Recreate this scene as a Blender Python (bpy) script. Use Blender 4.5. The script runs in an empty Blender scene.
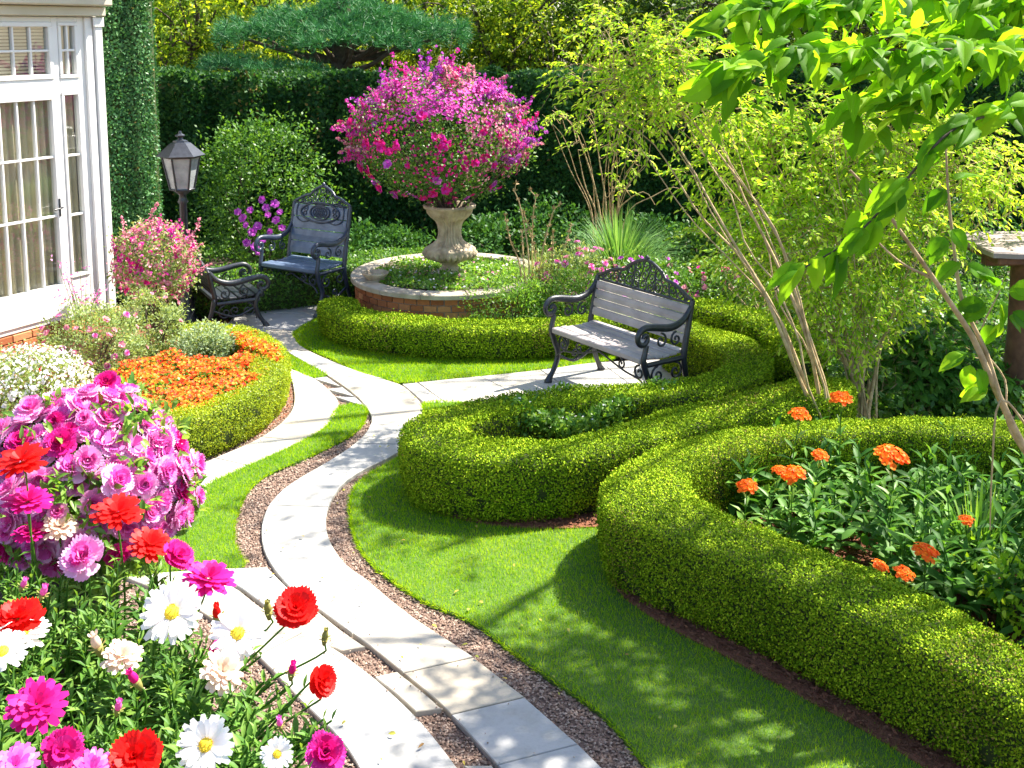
import bpy, math, random
import numpy as np
from math import radians as R, sin, cos, pi
from mathutils import Vector, Matrix

rng = np.random.default_rng(7)
random.seed(7)
scene = bpy.context.scene
COL = scene.collection

# ---------------------------------------------------------------- camera
CAMZ, TILT, FPX, SHIFT = 3.0, R(8), 1100.0, 200.0
cam = bpy.data.cameras.new('camera')
camo = bpy.data.objects.new('camera', cam)
COL.objects.link(camo)
camo.location = (0, 0, CAMZ)
camo.rotation_euler = (R(90) - TILT, 0, 0)
cam.sensor_width = 36
cam.lens = FPX / 1024 * 36
cam.shift_y = -SHIFT / 1024
cam.clip_start = 0.05
cam.clip_end = 500
scene.camera = camo

# ---------------------------------------------------------------- light
SUN_AZ, SUN_EL = R(29), R(55)          # azimuth from +X towards +Y
SUN = np.array([cos(SUN_EL) * cos(SUN_AZ), cos(SUN_EL) * sin(SUN_AZ), sin(SUN_EL)])
world = bpy.data.worlds.new('World')
scene.world = world
world.use_nodes = True
wn = world.node_tree
sky = wn.nodes.new('ShaderNodeTexSky')
sky.sky_type = 'NISHITA'
sky.sun_disc = False
sky.sun_elevation = SUN_EL
sky.sun_rotation = R(90) - SUN_AZ
wn.nodes['Background'].inputs['Strength'].default_value = 0.10
wn.links.new(sky.outputs[0], wn.nodes['Background'].inputs['Color'])
sl = bpy.data.lights.new('sun', 'SUN')
sl.energy = 5.0
sl.angle = R(0.53)
sl.color = (1.0, 0.93, 0.82)
slo = bpy.data.objects.new('sun', sl)
COL.objects.link(slo)
slo.rotation_euler = Vector(SUN).to_track_quat('Z', 'Y').to_euler()
scene.view_settings.view_transform = 'Standard'
scene.view_settings.look = 'None'
scene.view_settings.exposure = 1.7
scene.view_settings.gamma = 1.0
scene.cycles.max_bounces = 8
scene.cycles.diffuse_bounces = 4
scene.cycles.glossy_bounces = 3
scene.cycles.transmission_bounces = 6
scene.cycles.transparent_max_bounces = 8
scene.cycles.use_denoising = True

# ---------------------------------------------------------------- maths
def ray(px, py):
    x = (px - 512) / FPX
    u = -(py - (384 - SHIFT)) / FPX
    return np.array([x, cos(TILT) + u * sin(TILT), -sin(TILT) + u * cos(TILT)])
def G(px, py, z=0.0):
    d = ray(px, py)
    t = (z - CAMZ) / d[2]
    return np.array([d[0] * t, d[1] * t, z])
def P(px, py, D):
    d = ray(px, py)
    t = D / d[1]
    return np.array([d[0] * t, D, CAMZ + d[2] * t])
def GP(pts, z=0.0):
    return np.array([G(a, b, z) for a, b in pts])
def unit(v):
    v = np.asarray(v, float)
    return v / np.maximum(np.linalg.norm(v, axis=-1, keepdims=True), 1e-9)
def smooth(pts, n, closed=False):
    """Catmull-Rom, evenly resampled to n points"""
    p = np.asarray(pts, float)
    if closed: q = np.vstack([p[-1], p, p[0], p[1]])
    else: q = np.vstack([2 * p[0] - p[1], p, 2 * p[-1] - p[-2]])
    out = []
    for i in range(1, len(q) - 2):
        t = np.linspace(0, 1, 12, endpoint=False)[:, None]
        a, b, c, d = q[i - 1], q[i], q[i + 1], q[i + 2]
        out.append(.5 * ((2 * b) + (c - a) * t + (2 * a - 5 * b + 4 * c - d) * t ** 2 + (3 * b - a - 3 * c + d) * t ** 3))
    out = np.vstack(out + [q[-2:-1]])
    s = np.r_[0, np.cumsum(np.linalg.norm(np.diff(out, axis=0), axis=1))]
    w = np.linspace(0, s[-1], n)
    return np.stack([np.interp(w, s, out[:, k]) for k in range(out.shape[1])], 1)
def inpoly(xy, poly):
    x, y = xy[:, 0], xy[:, 1]
    c = np.zeros(len(xy), bool)
    a = poly
    b = np.roll(poly, -1, 0)
    for (x0, y0), (x1, y1) in zip(a[:, :2], b[:, :2]):
        k = ((y0 > y) != (y1 > y)) & (x < (x1 - x0) * (y - y0) / (y1 - y0 + 1e-12) + x0)
        c ^= k
    return c
def randin(poly, n):
    lo, hi = poly[:, :2].min(0), poly[:, :2].max(0)
    out = []
    tot = 0
    while tot < n:
        q = rng.uniform(lo, hi, (n * 2, 2))
        q = q[inpoly(q, poly)]
        out.append(q); tot += len(q)
        if len(q) == 0: break
    return np.vstack(out)[:n]
def area(poly):
    x, y = poly[:, 0], poly[:, 1]
    return abs(np.dot(x, np.roll(y, -1)) - np.dot(y, np.roll(x, -1))) / 2
def rdir(n):
    return unit(rng.normal(size=(n, 3)))

# ---------------------------------------------------------------- mesh builder
class MB:
    def __init__(s):
        s.V = []; s.L = []; s.C = []; s.M = []; s.Rn = []; s.S = []; s.n = 0
    def add(s, V, F, mat=0, rnd=0.5, sm=True):
        V = np.asarray(V, float); F = np.asarray(F, int)
        if F.ndim == 1: F = F[None]
        s.V.append(V); s.L.append((F + s.n).ravel()); nf = len(F)
        s.C.append(np.full(nf, F.shape[1])); s.M.append(np.full(nf, mat))
        s.Rn.append(np.broadcast_to(np.asarray(rnd, float), (nf,)).copy()); s.S.append(np.full(nf, sm))
        s.n += len(V)
        return s
    def leaves(s, pos, axis, nrm, L, W, tm, mat=0, rnd=None):
        tv, tfs = tm
        n = len(pos)
        if n == 0: return s
        a = unit(axis)
        m = unit(nrm - (nrm * a).sum(1, keepdims=True) * a)
        sd = np.cross(a, m)
        L = np.broadcast_to(L, (n,))[:, None, None]; W = np.broadcast_to(W, (n,))[:, None, None]
        V = pos[:, None] + sd[:, None] * tv[None, :, 0:1] * W + a[:, None] * tv[None, :, 1:2] * L + m[:, None] * tv[None, :, 2:3] * L
        k = len(tv)
        if rnd is None: rnd = rng.random(n)
        rnd = np.broadcast_to(rnd, (n,))
        base = s.n
        s.V.append(V.reshape(-1, 3))
        for tf in tfs:
            tf = np.asarray(tf)
            F = (np.arange(n) * k)[:, None, None] + tf[None]
            s.L.append((F + base).ravel()); nf = n * len(tf)
            s.C.append(np.full(nf, tf.shape[1])); s.M.append(np.full(nf, mat))
            s.Rn.append(np.repeat(rnd, len(tf))); s.S.append(np.full(nf, True))
        s.n += n * k
        return s
    def tube(s, pts, rad, n=6, mat=0, rnd=0.5, cap=True, flat=1.0):
        p = np.asarray(pts, float); m = len(p)
        rad = np.broadcast_to(rad, (m,))
        t = unit(np.gradient(p, axis=0))
        ref = np.array([0, 0, 1.0]) if abs(t[0][2]) < .9 else np.array([1.0, 0, 0])
        x = unit(np.cross(t[0], ref)); X = []
        for i in range(m):
            x = unit(x - np.dot(x, t[i]) * t[i]); X.append(x)
        X = np.array(X); Y = np.cross(t, X)
        an = np.linspace(0, 2 * pi, n, endpoint=False)
        V = p[:, None] + (X[:, None] * np.cos(an)[None, :, None] + Y[:, None] * np.sin(an)[None, :, None] * flat) * rad[:, None, None]
        i = np.arange(m - 1)[:, None]; j = np.arange(n)[None]
        F = np.stack([i * n + j, i * n + (j + 1) % n, (i + 1) * n + (j + 1) % n, (i + 1) * n + j], -1).reshape(-1, 4)
        s.add(V.reshape(-1, 3), F, mat, rnd)
        if cap and n > 2:
            s.add(V[0][::-1], np.arange(n)[None], mat, rnd); s.add(V[-1], np.arange(n)[None], mat, rnd)
        return s
    def box(s, lo, hi, mat=0, rnd=0.5, M=None, bev=0.0):
        lo = np.asarray(lo, float); hi = np.asarray(hi, float)
        if bev > 0:
            b = min(bev, .49 * (hi - lo).min())
            c, h = (lo + hi) / 2, (hi - lo) / 2
            V = []; idx = {}
            for sx in (-1, 1):
                for sy in (-1, 1):
                    for sz in (-1, 1):
                        sg = np.array([sx, sy, sz])
                        for ax in range(3):
                            o = h - b; o[ax] = h[ax]
                            idx[(sx, sy, sz, ax)] = len(V); V.append(c + sg * o)
            F4 = []; F3 = []
            for ax in range(3):
                o1, o2 = [k for k in range(3) if k != ax]
                for sg in (-1, 1):
                    def key(a, b_):
                        t = [0, 0, 0]; t[ax] = sg; t[o1] = a; t[o2] = b_
                        return idx[(*t, ax)]
                    F4.append([key(-1, -1), key(1, -1), key(1, 1), key(-1, 1)])
            for ax in range(3):
                o1, o2 = [k for k in range(3) if k != ax]
                for a in (-1, 1):
                    for b_ in (-1, 1):
                        t0 = [0, 0, 0]; t0[o1] = a; t0[o2] = b_; t1 = list(t0); t0[ax] = -1; t1[ax] = 1
                        F4.append([idx[(*t0, o1)], idx[(*t1, o1)], idx[(*t1, o2)], idx[(*t0, o2)]])
            for sx in (-1, 1):
                for sy in (-1, 1):
                    for sz in (-1, 1):
                        F3.append([idx[(sx, sy, sz, k)] for k in range(3)])
            V = np.array(V)
            if M is not None: V = xf(V, M)
            k = s.n
            s.add(V, F4, mat, rnd, False)
            s.V.append(np.zeros((0, 3))); F3 = np.array(F3)
            s.L.append((F3 + k).ravel()); s.C.append(np.full(8, 3)); s.M.append(np.full(8, mat)); s.Rn.append(np.full(8, rnd)); s.S.append(np.full(8, False))
            return s
        V = np.array([[x, y, z] for x in (lo[0], hi[0]) for y in (lo[1], hi[1]) for z in (lo[2], hi[2])])
        if M is not None: V = xf(V, M)
        F = [[0, 1, 3, 2], [4, 6, 7, 5], [0, 4, 5, 1], [2, 3, 7, 6], [0, 2, 6, 4], [1, 5, 7, 3]]
        return s.add(V, F, mat, rnd, False)
    def lathe(s, prof, n=32, c=(0, 0, 0), mat=0, rnd=0.5, flute=None, nf=24, M=None, smoothf=True):
        pr = np.asarray(prof, float); m = len(pr)
        an = np.linspace(0, 2 * pi, n, endpoint=False)
        r = pr[:, 0][:, None] * np.ones(n)
        if flute is not None:
            r = r * (1 + np.asarray(flute)[:, None] * (np.abs(np.sin(an * nf / 2))[None] - .6))
        V = np.stack([r * np.cos(an), r * np.sin(an), np.repeat(pr[:, 1][:, None], n, 1)], -1).reshape(-1, 3)
        if M is not None: V = xf(V, M)
        V = V + np.asarray(c)
        i = np.arange(m - 1)[:, None]; j = np.arange(n)[None]
        F = np.stack([i * n + j, i * n + (j + 1) % n, (i + 1) * n + (j + 1) % n, (i + 1) * n + j], -1).reshape(-1, 4)
        return s.add(V, F, mat, rnd, smoothf)
    def poly(s, poly, z0, z1, mat=0, rnd=0.5, inset=0.0):
        """extruded polygon prism with a small chamfer"""
        p = np.asarray(poly, float)[:, :2]
        x, y = p[:, 0], p[:, 1]
        if np.dot(x, np.roll(y, -1)) - np.dot(y, np.roll(x, -1)) < 0: p = p[::-1]
        n = len(p)
        e = unit(np.roll(p, -1, 0) - p); nr = np.stack([-e[:, 1], e[:, 0]], 1)
        nn = unit(nr + np.roll(nr, 1, 0))
        q = p + nn * inset
        if inset:
            rings = [np.c_[p, np.full(n, z0)], np.c_[p, np.full(n, z1 - inset)], np.c_[q, np.full(n, z1)]]
        else:
            rings = [np.c_[p, np.full(n, z0)], np.c_[p, np.full(n, z1)]]
        V = np.vstack(rings); k = len(rings)
        i = np.arange(k - 1)[:, None]; j = np.arange(n)[None]
        F = np.stack([i * n + j, i * n + (j + 1) % n, (i + 1) * n + (j + 1) % n, (i + 1) * n + j], -1).reshape(-1, 4)
        b = s.n
        s.add(V, F, mat, rnd, False)
        s.V.append(np.zeros((0, 3))); s.L.append(b + (k - 1) * n + np.arange(n)); s.C.append(np.array([n])); s.M.append(np.array([mat])); s.Rn.append(np.array([rnd])); s.S.append(np.array([False]))
        return s
    def xform(s, M):
        s.V = [xf(v, M) if len(v) else v for v in s.V]; return s
    def build(s, name, mats, parent=None, M=None):
        V = np.vstack(s.V); L = np.concatenate(s.L); C = np.concatenate(s.C)
        me = bpy.data.meshes.new(name)
        me.vertices.add(len(V)); me.vertices.foreach_set('co', V.astype(np.float32).ravel())
        me.loops.add(len(L)); me.loops.foreach_set('vertex_index', L.astype(np.int32))
        me.polygons.add(len(C))
        me.polygons.foreach_set('loop_start', np.r_[0, np.cumsum(C)[:-1]].astype(np.int32))
        me.polygons.foreach_set('loop_total', C.astype(np.int32))
        me.polygons.foreach_set('material_index', np.concatenate(s.M).astype(np.int32))
        me.polygons.foreach_set('use_smooth', np.concatenate(s.S))
        at = me.attributes.new('rnd', 'FLOAT', 'FACE'); at.data.foreach_set('value', np.concatenate(s.Rn).astype(np.float32))
        if not isinstance(mats, (list, tuple)): mats = [mats]
        for m in mats: me.materials.append(m)
        me.update(calc_edges=True)
        o = bpy.data.objects.new(name, me); COL.objects.link(o)
        if parent is not None: o.parent = parent
        return o
def xf(V, M):
    M = np.asarray(M, float)
    return V @ M[:3, :3].T + M[:3, 3]
def mat4(loc=(0, 0, 0), rz=0, sc=1):
    return np.array(Matrix.Translation(loc) @ Matrix.Rotation(rz, 4, 'Z') @ Matrix.Scale(sc, 4))
def empty(name, loc=(0, 0, 0), rz=0):
    o = bpy.data.objects.new(name, None); COL.objects.link(o)
    o.empty_display_size = .1; o.location = loc; o.rotation_euler = (0, 0, rz); return o
def tag(o, label=None, cat=None, group=None, kind=None):
    if label: o['label'] = label
    if cat: o['category'] = cat
    if group: o['group'] = group
    if kind: o['kind'] = kind
    return o

T_DIA = (np.array([[0, 0, 0], [.5, .5, .07], [0, 1, -.03], [-.5, .5, .07]]), [np.array([[0, 1, 2, 3]])])
T_TRI = (np.array([[-.5, 0, 0], [.5, 0, 0], [0, 1, 0]]), [np.array([[0, 1, 2]])])
T_LEAF = (np.array([[0, 0, 0], [0, .33, .0], [0, .68, -.05], [0, 1, -.16], [.42, .25, .09], [.4, .62, .03], [-.42, .25, .09], [-.4, .62, .03]]),
          [np.array([[0, 4, 1], [2, 5, 3], [0, 1, 6], [2, 3, 7]]), np.array([[1, 4, 5, 2], [1, 2, 7, 6]])])
# bigger close-up leaf
def big_leaf():
    ys = [0, .08, .2, .36, .54, .72, .88, 1]
    ws = [0.02, .26, .43, .5, .46, .33, .16, .0]
    V = []; F = []
    for sg in (-1, 1):
        b = len(V)
        for i, (y, w) in enumerate(zip(ys, ws)):
            zz = -.30 * y * y + .04 + (.015 if i % 2 else -.015) * w
            V += [[0, y, zz], [sg * w * .5, y - .02, zz + .14 * w + .012 * (i % 2)], [sg * w, y - .05 * w, zz + .20 * w - .03 * (i % 2)]]
        for i in range(7):
            for j in range(2):
                q = [b + i * 3 + j, b + i * 3 + j + 1, b + i * 3 + j + 4, b + i * 3 + j + 3]
                F.append(q if sg > 0 else q[::-1])
    return (np.array(V), [np.array(F)])
T_BIG = big_leaf()
T_LANCE = (np.array([[0, 0, 0], [.3, .25, .05], [.45, .55, .02], [0, 1, -.2], [-.45, .55, .02], [-.3, .25, .05], [0, .28, .0], [0, .6, -.05]]),
           [np.array([[0, 1, 6], [7, 2, 3], [0, 6, 5], [7, 3, 4]]), np.array([[6, 1, 2, 7], [6, 7, 4, 5]])])
# petals
T_PETAL = (np.array([[0, 0, 0], [.28, .35, .02], [.42, .75, .06], [.22, 1, .05], [-.22, 1, .05], [-.42, .75, .06], [-.28, .35, .02]]),
           [np.array([[0, 1, 6]]), np.array([[6, 1, 2, 5], [5, 2, 3, 4]])])

def ruf():
    V = [[0, 0, 0], [-.2, .35, .02], [0, .38, -.01], [.2, .35, .02]]
    xs = np.linspace(-.5, .5, 9)
    for i, x in enumerate(xs): V.append([x, .72 + .12 * cos(x * 3), (.05 if i % 2 else -.01)])
    for i, x in enumerate(xs): V.append([x * .96, .98 - 1.0 * x * x * .55 + (.05 if i % 2 else -.04), (.09 if i % 2 else -.02)])
    q = [[4 + i, 5 + i, 14 + i, 13 + i] for i in range(8)]
    t = [[1, 5, 4], [1, 6, 5], [1, 2, 6], [2, 7, 6], [2, 8, 7], [2, 9, 8], [2, 10, 9], [2, 3, 10], [3, 11, 10], [3, 12, 11], [0, 2, 1], [0, 3, 2]]
    return (np.array(V), [np.array(t), np.array(q)])
T_RUF = ruf()
# ---------------------------------------------------------------- materials
def newmat(name):
    m = bpy.data.materials.new(name); m.use_nodes = True
    return m, m.node_tree, m.node_tree.nodes, m.node_tree.links
def ramp(nt, cols, fac):
    r = nt.nodes.new('ShaderNodeValToRGB'); e = r.color_ramp.elements
    while len(e) < len(cols): e.new(.5)
    for i, c in enumerate(cols):
        e[i].position = i / max(1, len(cols) - 1); e[i].color = (*c, 1)
    nt.links.new(fac, r.inputs[0]); return r.outputs[0]
def leafmat(name, cols, trans=.35, rough=.5, spec=.3, patch=0.0, pscale=2.0):
    m, nt, N, K = newmat(name)
    a = N.new('ShaderNodeAttribute'); a.attribute_name = 'rnd'
    fac = a.outputs['Fac']
    if patch:
        tc = N.new('ShaderNodeTexCoord'); no = N.new('ShaderNodeTexNoise'); no.inputs['Scale'].default_value = pscale
        K.new(tc.outputs['Object'], no.inputs['Vector'])
        mm = N.new('ShaderNodeMath'); mm.operation = 'MULTIPLY_ADD'; mm.inputs[1].default_value = patch * 2; mm.inputs[2].default_value = -patch
        K.new(no.outputs['Fac'], mm.inputs[0])
        ad = N.new('ShaderNodeMath'); ad.operation = 'ADD'; ad.use_clamp = True
        K.new(mm.outputs[0], ad.inputs[0]); K.new(fac, ad.inputs[1]); fac = ad.outputs[0]
    c = ramp(nt, cols, fac)
    b = N['Principled BSDF']; b.inputs['Roughness'].default_value = rough
    b.inputs['Specular IOR Level'].default_value = spec
    K.new(c, b.inputs['Base Color'])
    if trans:
        t = N.new('ShaderNodeBsdfTranslucent'); g = N.new('ShaderNodeMix'); g.data_type = 'RGBA'; g.blend_type = 'MULTIPLY'
        g.inputs[0].default_value = 1; K.new(c, g.inputs[6]); g.inputs[7].default_value = (1.9, 1.7, .7, 1) if cols[0][1] > cols[0][0] else (1.3, 1.2, 1.2, 1)
        K.new(g.outputs[2], t.inputs[0])
        mx = N.new('ShaderNodeMixShader'); mx.inputs[0].default_value = trans
        K.new(b.outputs[0], mx.inputs[1]); K.new(t.outputs[0], mx.inputs[2]); K.new(mx.outputs[0], N['Material Output'].inputs[0])
    return m
def surf(name, cols, scale=5, rough=.7, bump=.3, bscale=40, metal=0, spec=.5, detail=6, noise2=None, coords='Object', rndmix=0.0, bdist=.01):
    m, nt, N, K = newmat(name)
    tc = N.new('ShaderNodeTexCoord')
    no = N.new('ShaderNodeTexNoise'); no.inputs['Scale'].default_value = scale; no.inputs['Detail'].default_value = detail
    K.new(tc.outputs[coords], no.inputs['Vector'])
    fac = no.outputs['Fac']
    mr = N.new('ShaderNodeMapRange'); mr.inputs[1].default_value = .3; mr.inputs[2].default_value = .7
    K.new(fac, mr.inputs[0]); fac = mr.outputs[0]
    if rndmix:
        a = N.new('ShaderNodeAttribute'); a.attribute_name = 'rnd'
        mx = N.new('ShaderNodeMix'); mx.inputs[0].default_value = rndmix
        K.new(fac, mx.inputs[2]); K.new(a.outputs['Fac'], mx.inputs[3]); fac = mx.outputs[0]
    b = N['Principled BSDF']
    K.new(ramp(nt, cols, fac), b.inputs['Base Color'])
    b.inputs['Roughness'].default_value = rough; b.inputs['Metallic'].default_value = metal; b.inputs['Specular IOR Level'].default_value = spec
    if bump:
        n2 = N.new('ShaderNodeTexNoise'); n2.inputs['Scale'].default_value = bscale; n2.inputs['Detail'].default_value = 5
        K.new(tc.outputs[coords], n2.inputs['Vector'])
        bp = N.new('ShaderNodeBump'); bp.inputs['Strength'].default_value = bump; bp.inputs['Distance'].default_value = bdist
        K.new(n2.outputs['Fac'], bp.inputs['Height']); K.new(bp.outputs[0], b.inputs['Normal'])
    return m

M_box = leafmat('boxwood_leaf', [(.085, .175, .006), (.20, .33, .010), (.44, .56, .025)], .05, .65, .06, patch=.35, pscale=3)
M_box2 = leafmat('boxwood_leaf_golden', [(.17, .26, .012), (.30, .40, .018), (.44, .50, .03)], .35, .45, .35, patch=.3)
M_core = surf('hedge_twigs', [(.025, .045, .008), (.055, .075, .014)], 20, .9, .5)
M_yew = leafmat('tall_hedge_leaf', [(.010, .05, .014), (.028, .10, .024), (.07, .17, .035)], .25, .5, .2, patch=.5, pscale=1.6)
M_ivy = leafmat('ivy_leaf', [(.02, .09, .03), (.05, .17, .05), (.13, .28, .09)], .15, .45, .35, patch=.3, pscale=1.5)
M_wood_l = leafmat('woodland_leaf', [(.035, .09, .008), (.13, .24, .015), (.42, .50, .04)], .5, .5, .2, patch=.4, pscale=.7)
M_wood_d = leafmat('woodland_leaf_dark', [(.02, .06, .012), (.06, .13, .02), (.13, .2, .03)], .4, .5, .2, patch=.3, pscale=.8)
M_pine = leafmat('pine_needle', [(.015, .10, .035), (.035, .17, .05), (.08, .27, .08)], .15, .5, .3)
M_bark = surf('bark', [(.05, .035, .022), (.13, .10, .07)], 14, .9, .8, 50)
M_barkl = surf('pale_bark', [(.30, .20, .09), (.58, .43, .23)], 18, .8, .6, 60)
M_lime = leafmat('lime_shrub_leaf', [(.12, .29, .014), (.32, .52, .03), (.60, .74, .12)], .55, .6, .15, patch=.25, pscale=2)
M_shade = leafmat('shade_tree_leaf', [(.06, .18, .008), (.14, .34, .014), (.30, .52, .025)], .62, .5, .18)
M_grass = leafmat('grass_blade', [(.11, .29, .004), (.25, .46, .008), (.44, .58, .016)], .4, .6, .1, patch=.45, pscale=3.5)
M_green = leafmat('green_leaf', [(.04, .12, .018), (.08, .2, .025), (.14, .28, .04)], .35, .42, .4)
M_greenb = leafmat('bright_green_leaf', [(.07, .19, .025), (.14, .30, .04), (.26, .42, .08)], .4, .42, .4)
M_fgl = leafmat('narrow_flower_leaf', [(.05, .14, .02), (.10, .23, .03), (.20, .34, .06)], .3, .5, .25)
M_urnp = leafmat('urn_bush_blossom', [(.58, .015, .34), (.72, .05, .46), (.80, .25, .60)], .3, .5, .2)
M_tuft = leafmat('tuft_blade', [(.07, .19, .05), (.13, .28, .08), (.26, .42, .16)], .35, .5, .25)
M_greenp = leafmat('pale_green_leaf', [(.14, .22, .07), (.24, .34, .12), (.38, .46, .2)], .35, .5, .3)
M_silver = leafmat('silver_green_leaf', [(.16, .25, .12), (.28, .38, .2), (.42, .5, .32)], .3, .5, .3)
M_deep = leafmat('deep_green_leaf', [(.025, .09, .02), (.045, .14, .026), (.08, .20, .04)], .25, .5, .22)
M_bed = leafmat('bed_leaf', [(.035, .12, .016), (.075, .21, .026), (.16, .33, .05)], .35, .5, .22)
M_stem = leafmat('green_stem', [(.08, .16, .03), (.14, .24, .05)], .0, .5, .3)
M_straw = leafmat('dry_stem', [(.34, .24, .12), (.5, .38, .2)], .0, .7, .2)
M_dry = leafmat('dry_leaf', [(.22, .14, .04), (.36, .26, .08)], .1, .6, .1)
M_white = leafmat('white_petal', [(.78, .76, .76), (.86, .86, .85)], .3, .5, .2)
M_red = leafmat('red_petal', [(.62, .006, .008), (.8, .015, .01)], .25, .5, .2)
M_mag = leafmat('magenta_petal', [(.5, .006, .14), (.68, .012, .24), (.78, .05, .4)], .3, .5, .2)
M_pink = leafmat('pink_petal', [(.64, .04, .40), (.82, .16, .58), (.92, .56, .82)], .3, .5, .2)
M_rose = leafmat('rose_purple_petal', [(.66, .04, .34), (.82, .17, .54), (.93, .60, .84)], .3, .5, .2)
M_purp = leafmat('purple_petal', [(.36, .03, .40), (.52, .07, .54), (.64, .2, .62)], .3, .5, .2)
M_hot = leafmat('hot_pink_blossom', [(.55, .01, .14), (.7, .02, .28), (.62, .03, .42)], .3, .5, .2)
M_pale = leafmat('pale_pink_blossom', [(.6, .12, .3), (.75, .3, .4), (.85, .6, .55)], .35, .5, .2)
M_orange = leafmat('orange_petal', [(.85, .10, .008), (.9, .20, .012), (.92, .34, .02)], .45, .5, .2)
M_or2 = leafmat('orange_bedding_petal', [(.74, .03, .01), (.84, .10, .012), (.86, .24, .02), (.85, .33, .03)], .25, .5, .2)
M_yel = leafmat('yellow_centre', [(.75, .5, .03), (.85, .65, .05)], .0, .7, .2)
M_cream = leafmat('cream_petal', [(.7, .55, .38), (.82, .68, .6)], .3, .5, .2)
M_budg = leafmat('bud_green', [(.2, .25, .06), (.4, .3, .1)], .1, .5, .2)

def slabmat():
    m, nt, N, K = newmat('path_stone')
    tc = N.new('ShaderNodeTexCoord'); a = N.new('ShaderNodeAttribute'); a.attribute_name = 'rnd'
    n1 = N.new('ShaderNodeTexNoise'); n1.inputs['Scale'].default_value = 2.2; n1.inputs['Detail'].default_value = 8
    n2 = N.new('ShaderNodeTexNoise'); n2.inputs['Scale'].default_value = 60; n2.inputs['Detail'].default_value = 4
    K.new(tc.outputs['Object'], n1.inputs[0]); K.new(tc.outputs['Object'], n2.inputs[0])
    c1 = ramp(nt, [(.40, .39, .36), (.56, .54, .50)], n1.outputs['Fac'])
    c2 = ramp(nt, [(.74, .77, .83), (1, .98, .94), (.97, .87, .72)], a.outputs['Fac'])
    c3 = ramp(nt, [(.8, .8, .8), (1, 1, 1), (1, 1, 1)], n2.outputs['Fac'])
    g = N.new('ShaderNodeMix'); g.data_type = 'RGBA'; g.blend_type = 'MULTIPLY'; g.inputs[0].default_value = 1
    K.new(c1, g.inputs[6]); K.new(c2, g.inputs[7])
    g2 = N.new('ShaderNodeMix'); g2.data_type = 'RGBA'; g2.blend_type = 'MULTIPLY'; g2.inputs[0].default_value = 1
    K.new(g.outputs[2], g2.inputs[6]); K.new(c3, g2.inputs[7])
    n3 = N.new('ShaderNodeTexNoise'); n3.inputs['Scale'].default_value = 5.5; n3.inputs['Detail'].default_value = 10; n3.inputs['Roughness'].default_value = .7
    K.new(tc.outputs['Object'], n3.inputs[0])
    st = N.new('ShaderNodeMapRange'); st.inputs[1].default_value = .47; st.inputs[2].default_value = .72; st.inputs[4].default_value = .55; K.new(n3.outputs['Fac'], st.inputs[0])
    g3 = N.new('ShaderNodeMix'); g3.data_type = 'RGBA'; K.new(st.outputs[0], g3.inputs[0]); K.new(g2.outputs[2], g3.inputs[6]); g3.inputs[7].default_value = (.26, .24, .19, 1)
    b = N['Principled BSDF']; K.new(g3.outputs[2], b.inputs['Base Color']); b.inputs['Roughness'].default_value = .6
    bp = N.new('ShaderNodeBump'); bp.inputs['Strength'].default_value = .25; bp.inputs['Distance'].default_value = .004
    K.new(n2.outputs['Fac'], bp.inputs['Height']); K.new(bp.outputs[0], b.inputs['Normal'])
    return m
M_slab = slabmat()
M_soil = surf('soil', [(.035, .022, .014), (.09, .06, .04)], 12, .95, .9, 60, bdist=.02)
M_mulch = surf('bark_mulch', [(.10, .035, .018), (.24, .09, .045), (.33, .15, .08)], 60, .95, 1, 90, rndmix=.8, bdist=.02)
M_gravelb = surf('gravel_base', [(.10, .06, .045), (.2, .13, .10)], 70, .9, 1, 120, bdist=.01)
M_pebble = surf('pebble', [(.13, .075, .05), (.28, .18, .13), (.46, .36, .28)], 8, .75, .2, rndmix=.85)
M_turf = surf('turf_soil', [(.05, .11, .012), (.08, .15, .02)], 30, .95, .5, 80)
M_wallw = surf('white_painted_wood', [(.76, .75, .72), (.83, .82, .79)], 3, .5, .08, 60)
M_brickf = None
M_iron = surf('black_iron_paint', [(.012, .014, .02), (.03, .034, .045)], 30, .38, .25, 120, metal=.0, spec=.7, bdist=.003)
M_ironb = surf('blue_black_iron_paint', [(.014, .022, .045), (.035, .05, .09)], 24, .34, .25, 120, metal=.0, spec=.7, bdist=.003)
M_bw = surf('grey_weathered_slat', [(.32, .28, .28), (.50, .44, .42)], 6, .42, .25, 60, spec=.6, bdist=.003)
M_blslat = surf('silver_blue_painted_slat', [(.07, .11, .19), (.15, .21, .32)], 8, .36, .25, 60, spec=.6, bdist=.003)
M_stone = surf('weathered_urn_stone', [(.26, .20, .13), (.46, .37, .25), (.58, .49, .34)], 10, .8, .5, 70, bdist=.006)
M_cope = surf('coping_stone', [(.30, .25, .18), (.52, .45, .35)], 7, .7, .3, 60, bdist=.005)

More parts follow.
